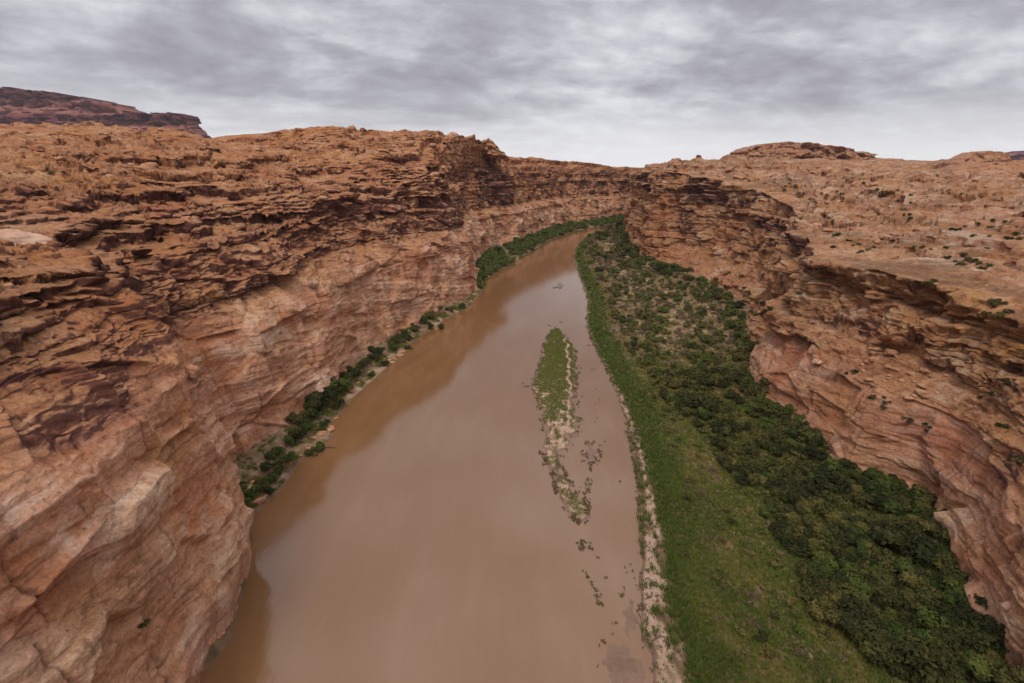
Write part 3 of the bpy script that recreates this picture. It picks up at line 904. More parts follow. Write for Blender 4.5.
# ---- sandbars, mud shoal
def inpoly(x, y, pl):
    r = np.zeros(x.shape, bool)
    n = len(pl)
    for i in range(n):
        x0, y0 = pl[i]; x1, y1 = pl[(i + 1) % n]
        c = ((y0 > y) != (y1 > y)) & (x < (x1 - x0) * (y - y0) / (y1 - y0 + 1e-12) + x0)
        r ^= c
    return r


def sdist(x, y, pl):
    d = np.full(x.shape, 1e9)
    n = len(pl)
    for i in range(n):
        a = pl[i]; e = pl[(i + 1) % n] - a
        t = np.clip(((x - a[0]) * e[0] + (y - a[1]) * e[1]) / (e @ e + 1e-12), 0, 1)
        d = np.minimum(d, np.hypot(x - a[0] - e[0] * t, y - a[1] - e[1] * t))
    return np.where(inpoly(x, y, pl), d, -d)


M_bar, b = new_mat('sandbar')
geo = b.n('ShaderNodeNewGeometry'); pos = geo.outputs['Position']
hz = b.n('ShaderNodeSeparateXYZ', inp={0: pos}).outputs[2]
n2_ = b.noise(pos, 1.6, 6, 0.7); n4_ = b.noise(pos, 0.35, 4, 0.6)
c = b.ramp(n2_, [(0.3, (0.20, 0.12, 0.085)), (0.45, (0.33, 0.215, 0.155)), (0.62, (0.45, 0.32, 0.25))])
c = b.mix(b.step(n4_, 0.5, 0.62, 0, 0.6), c, (0.16, 0.10, 0.065))
wet = b.step(hz, 0.14, 0.34, 1.0, 0.0)
c = b.mix(b.math('MULTIPLY', wet, 0.8), c, (0.125, 0.070, 0.045))
finish(M_bar, b, c, b.step(wet, 0, 1, 0.95, 0.40), n2_, 0.6, 0.12, 0.35)


def bar(name, pts, hmax, seed, edge=1.2, res=0.3, thresh=0.0, mat=None, shrink=0.0):
    pl = poly(pts)
    x0, y0 = pl.min(0) - 2; x1, y1 = pl.max(0) + 2
    gx = np.arange(x0, x1, res); gy = np.arange(y0, y1, res * 1.3)
    GX, GY = np.meshgrid(gx, gy)
    d = sdist(GX, GY, pl) - shrink
    n = fbm(GX / 3.5, GY / 6, 0.1, 4, seed, 0.6)
    n2 = fbm(GX / 0.9, GY / 1.4, 0.4, 3, seed + 5, 0.6)
    dd = d + edge * 1.6 * n + 0.35 * n2
    z = -0.25 + (0.25 + hmax) * sst(dd, -1.2, 1.9) * (0.8 + 0.6 * n) + 0.06 * n2 - thresh * 0.3
    z = np.where(d < -1.9, -0.6, z)
    o = grid_mesh(name, np.stack([GX, GY, z], -1), mat or M_bar)
    o['kind'] = 'structure'
    return pl, (GX, GY, z, d)


island_px = [(554, 326), (548, 333), (542, 341), (540, 355), (536, 367), (531, 380), (532, 398), (538, 412), (540, 424), (543, 446), (540, 458),
             (547, 462), (556, 472), (563, 462), (574, 442), (582, 420), (577, 398), (579, 380), (577, 350), (569, 338), (562, 330)]
isl, islg = bar('sandbar', island_px, 0.50, 401, 3.2, 0.25, shrink=0.9)
isl2, islg2 = bar('sandbar', [(541, 452), (545, 466), (553, 474), (555, 486), (558, 498), (566, 508), (574, 520), (582, 525), (589, 516), (586, 495), (590, 478), (584, 484), (580, 500),
                              (572, 490), (569, 478), (562, 470), (560, 458)], 0.5, 402, 1.4, 0.2)
isl3, islg3 = bar('sandbar', [(584, 452), (588, 443), (595, 442), (600, 452), (597, 462), (590, 470), (584, 462)], 0.2, 403, 0.8, 0.2)
isl4, islg4 = bar('sandbar', [(579, 545), (584, 541), (591, 546), (588, 553), (580, 556)], 0.2, 404, 0.6, 0.18)
isl5, islg5 = bar('sandbar', [(556, 284), (560, 282), (565, 286), (562, 290)], 0.3, 405, 0.5, 0.4)
mud, mudg = bar('mud_shoal', [(600, 740), (596, 683), (594, 660), (602, 645), (612, 635), (620, 615), (622, 585), (628, 560), (634, 575), (640, 600), (644, 640), (652, 690), (655, 740)],
                0.13, 406, 1.0, 0.2, 0.10)
mud2, mud2g = bar('mud_shoal', [(583, 360), (590, 362), (597, 380), (598, 400), (590, 430), (584, 440), (582, 420), (580, 395), (579, 370)], 0.03, 407, 1.2, 0.3, 0.22)
print('bars', time.time() - t0)


# ------------------------------------------------------------------ far mesas and domes
def ridge(name, prof, ybase, depth, zfoot, mat, seed, bands, res=260, rows=70, rough=1.0):
    """a butte with cliff bands: prof = [(u, v_top)] read at distance ybase; solid, closed behind."""
    us = np.array([p[0] for p in prof], float); vs = np.array([p[1] for p in prof], float)
    uu = np.linspace(us[0], us[-1], res)
    vv = np.interp(uu, us, vs)
    top = np.array([Yp(u, v, ybase) for u, v in zip(uu, vv)])
    sc = ybase / 400.0
    tp = 0.012 if mat.name == 'mesa_rock' else 0.05
    top[:, 2] = zfoot + (top[:, 2] - zfoot) * sst(np.minimum(np.arange(res), res - 1 - np.arange(res)) / res, -.001, tp)
    T = np.linspace(0, 1, rows)
    P = np.zeros((rows * 2, res, 3))
    endf = sst(np.minimum(np.arange(res), res - 1 - np.arange(res)) / res, 0, 0.06)
    for j, t in enumerate(T):
        z = zfoot + (top[:, 2] - zfoot) * t
        # talus profile with cliffs: horizontal run as a function of height
        run = np.interp(t, [p[0] for p in bands], [p[1] for p in bands])
        n = fbm(top[:, 0] / (14 * sc), j * 0.05, z / (40 * sc), 4, seed)
        n2 = h01(np.full(res, int(t * 23)), np.zeros(res, int), np.zeros(res, int), seed) - 0.5
        y = ybase - (1 - run) * depth - n * 6 * sc * rough - n2 * 1.5 * sc * rough
        P[j, :, 0] = top[:, 0] + (1 - run) * depth * 0.5 * np.linspace(-1, 1, res) ** 3
        P[j, :, 1] = y
        fa, _, _ = facets(top[:, 0] / (9 * sc), z / (5 * sc), 0 * z + .5, seed + 4)
        fc, _, _ = facets(top[:, 0] / (3.2 * sc), z / (2.2 * sc), 0 * z + .5, seed + 5)
        P[j, :, 1] -= (fa * 5 + fc * 2.2) * sc * rough
        P[j, :, 2] = z + (0.6 * perlin(top[:, 0] / (6 * sc), t * 9, 0.3, seed + 2) + 0.5 * fc) * sc * rough * t
    for j, t in enumerate(T):
        P[rows + j, :, 0] = P[rows - 1 - j, :, 0]
        P[rows + j, :, 1] = 2 * ybase + depth * 0.8 - P[rows - 1 - j, :, 1] + 1
        P[rows + j, :, 2] = P[rows - 1 - j, :, 2] - 0.01
    k = np.zeros_like(P[..., 2])
    zwv = (P[..., 2] - zfoot) / (top[:, 2].max() - zfoot) * 400 if mat.name == 'mesa_rock' else P[..., 2]
    o = grid_mesh(name, P, mat, dict(varnish_shade=k + 0.55, pale=k + 0.3, red=k + 0.3, bedz=zwv, crev=k, tone=k + .5, massive=k + .3))
    o['kind'] = 'structure'
    return o


M_mesafar, b = new_mat('mesa_rock')
geo = b.n('ShaderNodeNewGeometry'); pos = geo.outputs['Position']
hgt = b.n('ShaderNodeAttribute', attribute_name='bedz').outputs['Fac']
nn_ = b.noise(pos, 0.012, 5, 0.6)
hh = b.math('ADD', hgt, b.math('MULTIPLY', b.math('SUBTRACT', nn_, 0.5), 60))
hh = b.math('DIVIDE', hh, 400.0)
c = b.ramp(hh, [(0.30, (0.095, 0.026, 0.036)), (0.44, (0.12, 0.036, 0.042)), (0.50, (0.23, 0.095, 0.085)), (0.60, (0.28, 0.125, 0.105)), (0.68, (0.18, 0.062, 0.058)),
                (0.74, (0.22, 0.10, 0.085)), (0.80, (0.080, 0.030, 0.036)), (0.92, (0.11, 0.040, 0.042))])
fn = b.noise(b.mul(pos, (0.02, 0.02, 0.11)), 1.0, 5, 0.65)
c = b.mix(1.0, c, b.ramp(fn, [(0.3, (0.65, 0.65, 0.65)), (0.5, (1, 1, 1)), (0.7, (1.3, 1.28, 1.25))]), 'MULTIPLY')
finish(M_mesafar, b, c, 0.95, fn, 0.8, 6.0, 0.1)

ridge('mesa', [(-330, 96), (-200, 92), (-120, 95), (-40, 90), (0, 90), (8, 87.5), (20, 88.5), (32, 91), (50, 92), (68, 96), (80, 99), (88, 97), (92, 101), (108, 102), (118, 106), (124, 112), (128, 114)],
      2200, 170, 190, M_mesafar, 71, [(0, 0), (.30, .30), (.42, .42), (.62, .62), (.68, .9), (.9, .93), (1, 1)], 420, 90)
ridge('mesa', [(60, 118), (100, 116), (128, 114), (133, 113.5), (150, 113.5), (165, 112), (180, 113), (184, 115), (187, 123), (190, 126), (197, 134)],
      2050, 90, 150, M_mesafar, 72, [(0, 0), (.4, .5), (.62, .66), (.7, .92), (1, 1)], 240, 60)
ridge('hill', [(1000, 157), (1012, 153), (1022, 151.5), (1045, 150), (1100, 148), (1200, 150)], 2600, 120, 90, M_mesafar, 73, [(0, 0), (.6, .6), (1, 1)], 160, 50)
ridge('butte', [(738, 158), (742, 154), (748, 148), (762, 145), (775, 143), (790, 141.5), (806, 143), (820, 144.5), (834, 146), (848, 148), (852, 151), (864, 151.5), (868, 153), (880, 158), (892, 161)],
      880, 60, 40, M_rockR, 74, [(0, 0), (.5, .35), (.6, .6), (.8, .68), (.86, .9), (1, 1)], 420, 90)
ridge('rock_dome', [(955, 164), (966, 159), (972, 155), (980, 152), (990, 151), (1000, 151.5), (1007, 154), (1011, 160), (1020, 163)], 620, 30, 40, M_rockR, 75,
      [(0, 0), (.5, .4), (.8, .65), (1, 1)], 160, 50, 0.4)
ridge('rock_dome', [(930, 176), (960, 170), (985, 164), (1010, 162), (1040, 161), (1070, 166), (1110, 175)], 480, 40, 30, M_rockR, 76,
      [(0, 0), (.5, .3), (.8, .6), (1, 1)], 220, 60, 0.4)
ridge('rock_dome', [(868, 182), (880, 176), (900, 171), (925, 170), (940, 175), (950, 183)], 430, 30, 30, M_rockR, 77,
      [(0, 0), (.5, .3), (.8, .6), (1, 1)], 160, 50, 0.4)
ridge('rock_knob', [(476, 146), (482, 141), (488, 138), (492, 140), (497, 146), (504, 154)], 520, 16, 84, M_rockL, 78, [(0, 0), (.5, .4), (1, 1)], 90, 50, 1.0)
print('mesas', time.time() - t0)


# ------------------------------------------------------------------ thin air between the lookout and the far rims
hm = bpy.data.materials.new('haze_air')
hm.use_nodes = True
hm.node_tree.nodes.clear()
hb_ = NB(hm.node_tree)
pvn = hb_.n('ShaderNodeVolumePrincipled')
pvn.inputs['Color'].default_value = (0.86, 0.83, 0.94, 1)
pvn.inputs['Density'].default_value = 0.00004
pvn.inputs['Anisotropy'].default_value = 0.2
ho = hb_.n('ShaderNodeOutputMaterial')
hm.node_tree.links.new(pvn.outputs[0], ho.inputs['Volume'])
hx, hy0, hy1, hz0, hz1 = 5600, -3000, 5400, -8, 440
hv = [(x, y, z) for z in (hz0, hz1) for x, y in ((-hx, hy0), (hx, hy0), (hx, hy1), (-hx, hy1))]
hq = [(0, 3, 2, 1), (4, 5, 6, 7), (0, 1, 5, 4), (1, 2, 6, 5), (2, 3, 7, 6), (3, 0, 4, 7)]
link('haze', raw_mesh('haze', hv, hq, hm), kind='stuff')
C.cycles.volume_bounces = 0

# ------------------------------------------------------------------ vegetation
rng = np.random.default_rng(7)


def leaf_mat(name, stops, rough=0.75):
    m, b = new_mat(name)
    t = b.n('ShaderNodeAttribute', attribute_name='tone').outputs['Fac']
    oi = b.n('ShaderNodeObjectInfo').outputs['Random']
    v = b.math('ADD', b.math('MULTIPLY', t, 0.55), b.math('MULTIPLY', oi, 0.45))
    c = b.ramp(v, stops)
    d = b.n('ShaderNodeBsdfPrincipled', inp={'Base Color': c, 'Roughness': rough})
    d.inputs['Specular IOR Level'].default_value = 0.15
    tr = b.n('ShaderNodeBsdfTranslucent', inp={0: c})
    mx = b.n('ShaderNodeMixShader', inp={0: 0.18, 1: d.outputs[0], 2: tr.outputs[0]})
    b.n('ShaderNodeOutputMaterial', inp={0: mx.outputs[0]})
    return m


M_tam = leaf_mat('tamarisk_leaves', [(0.1, (0.014, 0.019, 0.007)), (0.38, (0.036, 0.041, 0.012)), (0.6, (0.072, 0.070, 0.020)), (0.9, (0.16, 0.135, 0.036))])
M_wil = leaf_mat('willow_leaves', [(0.1, (0.020, 0.036, 0.009)), (0.5, (0.050, 0.074, 0.016)), (0.9, (0.115, 0.130, 0.028))])
M_dry = leaf_mat('dry_twigs', [(0.1, (0.075, 0.052, 0.034)), (0.5, (0.15, 0.105, 0.065)), (0.95, (0.24, 0.18, 0.10))])
M_grass = leaf_mat('reed_blades', [(0.0, (0.050, 0.092, 0.012)), (0.30, (0.105, 0.145, 0.021)), (0.5, (0.175, 0.175, 0.031)), (0.68, (0.175, 0.150, 0.034)), (0.82, (0.21, 0.135, 0.042)), (1.0, (0.28, 0.17, 0.075))])
M_stem, b = new_mat('bark')
finish(M_stem, b, b.ramp(b.noise(b.n('ShaderNodeNewGeometry').outputs['Position'], 6, 3), [(0.3, (0.06, 0.04, 0.028)), (0.7, (0.14, 0.10, 0.07))]), 0.9)


def leaf_quads(C0, N, size, rg, asp=1.8):
    """quads centred at C0 with normals N"""
    n = len(C0)
    N = N / np.maximum(np.linalg.norm(N, axis=1, keepdims=True), 1e-6)
    r = rg.normal(size=(n, 3))
    T = np.cross(N, r); T /= np.maximum(np.linalg.norm(T, axis=1, keepdims=True), 1e-6)
    B = np.cross(N, T)
    s = size * rg.uniform(0.6, 1.4, n)[:, None]
    a = T * s * asp * 0.5; c = B * s * 0.5
    V = np.stack([C0 - a, C0 + c * 0.9, C0 + a, C0 - c * 0.9], 1).reshape(-1, 3)
    Qd = np.arange(n * 4).reshape(n, 4)
    return V, Qd


def shrub_arrays(seed, n, r, h, leaf, lobes=7):
    rg = np.random.default_rng(seed)
    Vs, Ts = [], []
    cs = []
    for i in range(lobes):
        a = rg.uniform(0, 6.283); q = r * math.sqrt(rg.uniform(0, 1)) * 0.72
        zz = h * rg.uniform(0.3, 0.78) * (1 - 0.35 * (q / r) ** 2)
        cs.append((math.cos(a) * q, math.sin(a) * q, zz, r * rg.uniform(0.34, 0.6), rg.uniform(0, 1)))
    per = n // lobes
    for (cx, cy, cz_, lr, tone) in cs:
        d = rg.normal(size=(per, 3)); d /= np.linalg.norm(d, axis=1, keepdims=True)
        d[:, 2] = np.where(d[:, 2] < -0.3, -d[:, 2], d[:, 2])
        rad = lr * rg.uniform(0.6, 1.1, per) ** 0.6
        c = np.array([cx, cy, cz_]) + d * rad[:, None] * np.array([1, 1, 0.8])
        V, _ = leaf_quads(c, d + np.array([0, 0, .25]) + rg.normal(size=(per, 3)) * 0.38, leaf, rg)
        Vs.append(V)
        tt = np.clip(0.55 * tone + 0.45 * rg.uniform(0, 1, per), 0, 1)
        Ts.append(np.repeat(tt, 4))
    V = np.concatenate(Vs); T = np.concatenate(Ts)
    return V, np.arange(len(V)).reshape(-1, 4), T


def with_stems(V, Q, T, r, h, seed, ns=5):
    rg = np.random.default_rng(seed + 99)
    v, q, t = [V], [Q], [T]
    o = len(V)
    for i in range(ns):
        a = rg.uniform(0, 6.283); tip = np.array([math.cos(a) * r * .6, math.sin(a) * r * .6, h * .7])
        w = 0.05
        for ax in ((1, 0, 0), (0, 1, 0)):
            ax = np.array(ax) * w
            v.append(np.array([-ax - (0, 0, .3), ax - np.array((0, 0, .3)), tip + ax * .3, tip - ax * .3]))
            q.append(np.array([[o, o + 1, o + 2, o + 3]])); t.append(np.zeros(4)); o += 4
    return np.concatenate(v), np.concatenate(q), np.concatenate(t)


def shrub_mesh(name, seed, n, r, h, leaf, mat):
    V, Q, T = shrub_arrays(seed, n, r, h, leaf)
    nq = len(Q)
    V, Q, T = with_stems(V, Q, T, r, h, seed)
    me = raw_mesh(name, V, Q, mat, attrs={'tone': T})
    me.materials.append(M_stem)
    mi = np.zeros(len(Q), np.int32); mi[nq:] = 1
    me.polygons.foreach_set('material_index', mi)
    return me


tam = [shrub_mesh('tamarisk_shrub', 100 + i, 900, 1.6, 2.2, 0.20, M_tam) for i in range(7)]
wil = [shrub_mesh('willow_shrub', 120 + i, 800, 1.5, 2.2, 0.20, M_wil) for i in range(5)]
dryb = [shrub_mesh('dry_bush', 140 + i, 420, 1.3, 1.2, 0.16, M_dry) for i in range(4)]
olive = [shrub_mesh('desert_bush', 160 + i, 420, 1.2, 1.1, 0.18, M_tam) for i in range(4)]
lowres = {'tam': [shrub_arrays(200 + i, 150, 1.6, 2.2, 0.44) for i in range(5)],
          'wil': [shrub_arrays(220 + i, 150, 1.5, 2.2, 0.44) for i in range(4)],
          'dry': [shrub_arrays(240 + i, 70, 1.3, 1.0, 0.38) for i in range(4)]}

GR_Z = {}


def gz(x, y):
    return float(floor_z(np.array([[x]]), np.array([[y]]))[0, 0])


def gzv(x, y):
    return floor_z(x[None, :], y[None, :])[0]


def put(me, name, x, y, z, s, label, cat, group, sz=None, rot=None):
    o = link(name, me, label, cat, group)
    o.location = (x, y, z)
    o.scale = (s, s, (sz or s))
    o.rotation_euler = (0, 0, rng.uniform(0, 6.28) if rot is None else rot)
    return o


def stuff_mesh(name, kinds, pts, mat, label, cat):
    """pts: x,y,z,scale; merges low-res shrubs"""
    Vs, Ts = [], []
    rg = np.random.default_rng(len(pts))
    for (x, y, z, s) in pts:
        V, Q, T = kinds[rg.integers(len(kinds))]
        a = rg.uniform(0, 6.283); ca, sa = math.cos(a), math.sin(a)
        W_ = np.empty_like(V)
        W_[:, 0] = (V[:, 0] * ca - V[:, 1] * sa) * s + x
        W_[:, 1] = (V[:, 0] * sa + V[:, 1] * ca) * s + y
        W_[:, 2] = V[:, 2] * s * rg.uniform(.75, 1.15) + z
        Vs.append(W_); Ts.append(np.clip(T * 0.6 + rg.uniform(0, 0.4) + 0.12, 0, 1))
    V = np.concatenate(Vs)
    me = raw_mesh(name, V, np.arange(len(V)).reshape(-1, 4), mat, attrs={'tone': np.concatenate(Ts)})
    return link(name, me, label, cat, None, 'stuff')


# ---- scatter over the floodplain between the bank and the right wall
def zone(x, y):
    dr = x - max(bx(bank_r, y), bx(bank_l, y) + 4)
    wr = wallx(R_, y)
    return dr, wr - x


cand = []
yv = 46.0
cells = []
yy = 46.0
while yy < 760:
    step_ = 1.9 + max(0, yy - 160) * 0.013
    b0 = max(bx(bank_r, yy), bx(bank_l, yy) + 4); w0 = wallx(R_, yy)
    xx = b0 + 1
    while xx < w0 + 5:
        cells.append((xx + rng.uniform(-.8, .8) * step_ * .6, yy + rng.uniform(-.8, .8) * step_ * .6, step_))
        xx += step_
    yy += step_
cx_ = np.array([c[0] for c in cells]); cy_ = np.array([c[1] for c in cells]); cs_ = np.array([c[2] for c in cells])
brv = np.maximum(bx(bank_r, cy_), bx(bank_l, cy_) + 4); wrv = wallx(R_, cy_)
drv = cx_ - brv; dwv = wrv - cx_
nz1 = fbm(cx_ / 9, cy_ / 14, 0.0, 3, 501); nz2 = fbm(cx_ / 5, cy_ / 5, 0.5, 2, 502)
zc = gzv(cx_, cy_)
mid_end = 14 + np.clip(17 - (cy_ - 60) * 0.17, 2.5, 19) + 11 * nz1 + 4 * nz2
T_tam, T_wil, T_dry = [], [], []
for i in range(len(cells)):
    x, y, st_ = cells[i]
    d, dw, q = drv[i], dwv[i], rng.uniform()
    if dw < -3: continue
    sc = st_ / 1.9
    far_ = y > 165
    if not far_:
        if d > mid_end[i]:
            gapz = nz1[i] + 0.6 * nz2[i]
            sandy = (dw < 16 and y > 118 and dw > 6)
            if sandy and q < 0.72:
                continue
            if gapz < -0.2 and q < 0.6: continue
            (T_wil if (dw < 6 and q < .55) or q < .12 else T_tam).append((x, y, zc[i], (.5 + 1.2 * rng.uniform() ** 1.6 + (1.0 if rng.uniform() < .03 else 0)) * (1.15 if dw < 8 else 1)))
        elif d > 9 + 3 * nz2[i] and q < 0.16:
            (T_tam if q < .11 else T_wil).append((x, y, zc[i], rng.uniform(.35, .75)))
        elif 12 < d and q > 0.93:
            T_dry.append((x, y, zc[i], rng.uniform(.5, .9)))
    else:
        green_edge = d < 13 + 6 * nz1[i]
        wallside = dw < (4 + 12 * nz1[i] if y < 330 else 9 + 10 * nz1[i])
        if d < 3: continue
        if wallside and q < 0.65:
            (T_tam if q < .35 else T_wil).append((x, y, zc[i], rng.uniform(.7, 1.4) * sc))
        elif not green_edge:
            if nz1[i] + .5 * nz2[i] > 0.10 and q < .62:
                (T_wil if q < .28 else T_tam).append((x, y, zc[i], rng.uniform(.5, 1.15) * sc))
            elif q < .30:
                T_dry.append((x, y, zc[i], rng.uniform(.5, 1.1) * sc))
            elif q < .40:
                T_tam.append((x, y, zc[i], rng.uniform(.35, .7) * sc))
        elif q < .10:
            T_wil.append((x, y, zc[i], rng.uniform(.35, .6) * sc))

def size_px(p): return p[3] / math.hypot(p[0], p[1], 70)


def inview(x, y, z, m=10):
    d = y * cp - (z - CAMZ) * sp
    if d < 1: return False
    u = 512 + x / d * F; v = 341.5 - (y * sp + (z - CAMZ) * cp) / d * F
    return -m < u < W + m and -m < v < H + m


for lst, meshes, nm, cat, lr, mat, cap, labs in (
        (T_tam, tam, 'tamarisk_shrub', 'shrub', 'tam', M_tam, 290,
         [('rounded dark olive shrub in the dense thicket below the right cliff', 'shrubs of the dense riverside thicket'),
          ('lone dark shrub standing in the yellow-green reeds of the floodplain', 'lone shrubs in the reeds')]),
        (T_wil, wil, 'willow_shrub', 'shrub', 'wil', M_wil, 150,
         [('fresh green willow shrub growing along the foot of the right cliff', 'green willows by the right cliff'),
          ('small fresh green willow shrub scattered over the open floodplain', 'small willows on the floodplain')]),
        (T_dry, dryb, 'dry_bush', 'bush', 'dry', M_dry, 120,
         [('leafless grey-brown bush on the sandy middle of the floodplain', 'dry bushes on the floodplain'), None])):
    lst.sort(key=lambda p: -size_px(p))
    vis = [p for p in lst if inview(p[0], p[1], p[2] + 1)]
    rest = [p for p in lst if not inview(p[0], p[1], p[2] + 1)]
    for k, (x, y, z, s) in enumerate(vis[:cap]):
        d, dw = zone(x, y)
        if lr == 'tam': lab = labs[1] if d < 14 + np.clip(17 - (y - 60) * 0.17, 2.5, 19) - 4 else labs[0]
        elif lr == 'wil': lab = labs[0] if dw < 12 else labs[1]
        else: lab = labs[0]
        size = 'very large' if s > 1.9 else ('large' if s > 1.3 else ('small' if s < .75 else 'middle-sized'))
        far_w = next(t for lim, t in ((56, 'at the bottom edge'), (66, 'level with the mud shoal'), (76, 'just past the mud shoal'), (88, 'level with the wrack line'), (100, 'level with the sandbar tail'),
                     (114, 'level with the low bars'), (132, 'level with the sandbar foot'), (155, 'level with the sandbar middle'), (190, 'level with the sandbar head'), (240, 'just upstream of the sandbar'), (9e9, 'far upstream')) if y < lim)
        if lr == 'tam':
            where = 'by the right cliff' if dw < 7 else ('at the reed edge' if d < 14 + np.clip(17 - (y - 60) * 0.17, 2.5, 19) + 5 else (('deep in the thicket' if dw < 20 else 'in the outer thicket') if y < 165 else 'on the open sandy ground'))
            text = f'{size} dark olive shrub {where}, {far_w}' if lab is labs[0] else f'{size} lone dark shrub among yellow-green reeds, {far_w}'
        elif lr == 'wil':
            text = f'{size} fresh green willow shrub ' + ('along the right cliff foot' if dw < 12 else 'out on the floodplain') + f', {far_w}'
        else:
            text = f'{size} grey-brown dry bush ' + ('near the river reeds' if d < 22 else ('nearer the right cliff' if dw < 22 else 'mid floodplain')) + f', {far_w}'
        put(meshes[k % len(meshes)], nm, x, y, z - 0.1, s, text, cat, lab[1], s * rng.uniform(.8, 1.15))
    left = vis[cap:] + rest
    if left:
        stuff_mesh({'tam': 'thicket', 'wil': 'willow_thicket', 'dry': 'dry_scrub'}[lr], lowres[lr], left, mat,
                   {'tam': 'distant dark olive shrubs merging into a thicket on the floodplain', 'wil': 'distant green willows merging along the foot of the cliff',
                    'dry': 'distant grey-brown scrub on the sandy floodplain'}[lr], {'tam': 'thicket', 'wil': 'willows', 'dry': 'scrub'}[lr])
print('shrubs', len(T_tam), len(T_wil), len(T_dry), time.time() - t0)


# ---- reeds and grass: a mass of blades
def blades(name, x, y, z, tone, h, w, nb, label, cat):
    n = len(x)
    X_ = np.repeat(x, nb); Y_ = np.repeat(y, nb); Z_ = np.repeat(z, nb); h_ = np.repeat(h, nb); w_ = np.repeat(w, nb)
    m = len(X_)
    a = rng.uniform(0, 6.283, m); le = rng.uniform(.15, .75, m) * h_
    ox = rng.normal(size=m) * w_ * 2.0; oy = rng.normal(size=m) * w_ * 2.0
    p0 = np.stack([X_ + ox, Y_ + oy, Z_ - .05], 1)
    lean = np.stack([np.cos(a) * le, np.sin(a) * le, h_ * rng.uniform(.6, 1.1, m)], 1)
    side = np.stack([-np.sin(a), np.cos(a), np.zeros(m)], 1) * w_[:, None] * .5
    V = np.stack([p0 - side, p0 + side, p0 + lean * 0.6 + side * 1.1, p0 + lean - side * .2], 1).reshape(-1, 3)
    t = np.clip(np.repeat(tone, nb) + rng.normal(size=m) * .06, 0, 1)
    me = raw_mesh(name, V, np.arange(m * 4).reshape(-1, 4), M_grass, attrs={'tone': np.repeat(t, 4)})
    return link(name, me, label, cat, None, 'stuff')


def reed_field():
    xs, ysn = [], []
    y = 46.0
    while y < 800:
        st_ = max(0.30, 0.0036 * math.hypot(y, 70)) * 1.05
        b0 = max(bx(bank_r, y), bx(bank_l, y) + 4); w0 = wallx(R_, y) + 2
        n = max(1, int((w0 - b0) / st_))
        xs.append(b0 + np.linspace(0, w0 - b0, n) + rng.normal(size=n) * st_ * .5)
        ysn.append(y + rng.normal(size=n) * st_ * .5)
        y += st_
    x = np.concatenate(xs); y = np.concatenate(ysn)
    dr_ = x - np.maximum(bx(bank_r, y), bx(bank_l, y) + 4); dw_ = wallx(R_, y) - x
    s0, s1 = sandw(y)
    e = 0.9 * perlin(x / 2, y / 3, 0, 310)
    na = fbm(x / 7, y / 16, 0.3, 4, 601); nb_ = fbm(x / 2.2, y / 4, 0.3, 3, 602)
    belt = sst(dr_ + e, s1 - .3, s1 + .8)
    me_ = 14 + np.clip(17 - (y - 60) * 0.17, 2.5, 19)
    farm = sst(y, 150, 210)
    keep = belt * (1 - farm * sst(dr_, 9 + 10 * na, 15 + 12 * na) * (0.72 + .25 * sst(nb_, -.1, .1)) * .8)
    keep *= 1 - 0.55 * sst(nb_ + .5 * na, 0.12, 0.32) * sst(dr_, 8, 14)
    keep = np.maximum(keep, 0.8 * sst(dr_, .5, 1) * (1 - belt) * sst(perlin(x / 1.3, y / 1.9, 3, 605) + .4 * perlin(x / 4, y / 6, 3, 606), .12, .25))
    keep = np.maximum(keep, sst(dr_, -0.2, .3) * (1 - sst(dr_, s0 - .2, s0 + .3)) * sst(perlin(x / 1.5, y / 3.5, 2, 604), -.1, .15) * 0.9)
    k = rng.uniform(size=len(x)) < keep
    x, y, dr_, dw_, na, nb_, me_, farm = [q[k] for q in (x, y, dr_, dw_, na, nb_, me_, farm)]
    z = gzv(x, y)
    ok = z > 0.0
    # green by the water, yellow-olive and rusty further in
    tone = 0.16 + 0.36 * sst(dr_, 6, 15) + 1.0 * na * sst(dr_, 5, 12) + 0.5 * nb_ + 0.28 * farm * sst(dr_, 8, 16)
    rust = np.exp(-((dr_ - (17 + 3 * np.sin(y / 17))) / 2.4) ** 2) * sst(y, 90, 130)
    tone = np.clip(tone + 0.40 * rust - 0.30 * (1 - sst(dw_, 3, 9)), 0, 1)
    dist = np.hypot(y, 70)
    h = (0.55 + 0.5 * np.clip(nb_ + .5, 0, 1)) * (1 + 0.35 * (1 - sst(dr_, 6, 14))) * np.where(dr_ < 2, .7, 1)
    w = 0.07 * np.clip(dist / 85, 1, 8)
    idx = ok
    blades('reeds', x[idx], y[idx], z[idx], tone[idx], h[idx], w[idx], 6, 'reeds and tall grass covering the floodplain, green by the water and yellow inland', 'reeds')
    print('reeds', idx.sum())


reed_field()


# ---- island plants
def island_grass(gridinfo, seed, thr, cover):
    GX, GY, z, d = gridinfo
    n = 0.5 * fbm(GX / 3.2, GY / 5, 0.2, 3, seed, 0.6) + 0.6 * fbm(GX / 1.6, GY / 1.1, 0.2, 3, seed + 3, 0.6)
    # greener core, broken by a pale sand channel running down the bar
    sel = (z > 0.10) & (n + cover + 0.04 * np.clip(d, 0, 3) + 0.16 * sst(GY, G(0, 400)[1], G(0, 370)[1]) > thr)
    x = GX[sel]; y = GY[sel]; z = z[sel]
    return x + rng.normal(size=len(x)) * .1, y + rng.normal(size=len(x)) * .1, z


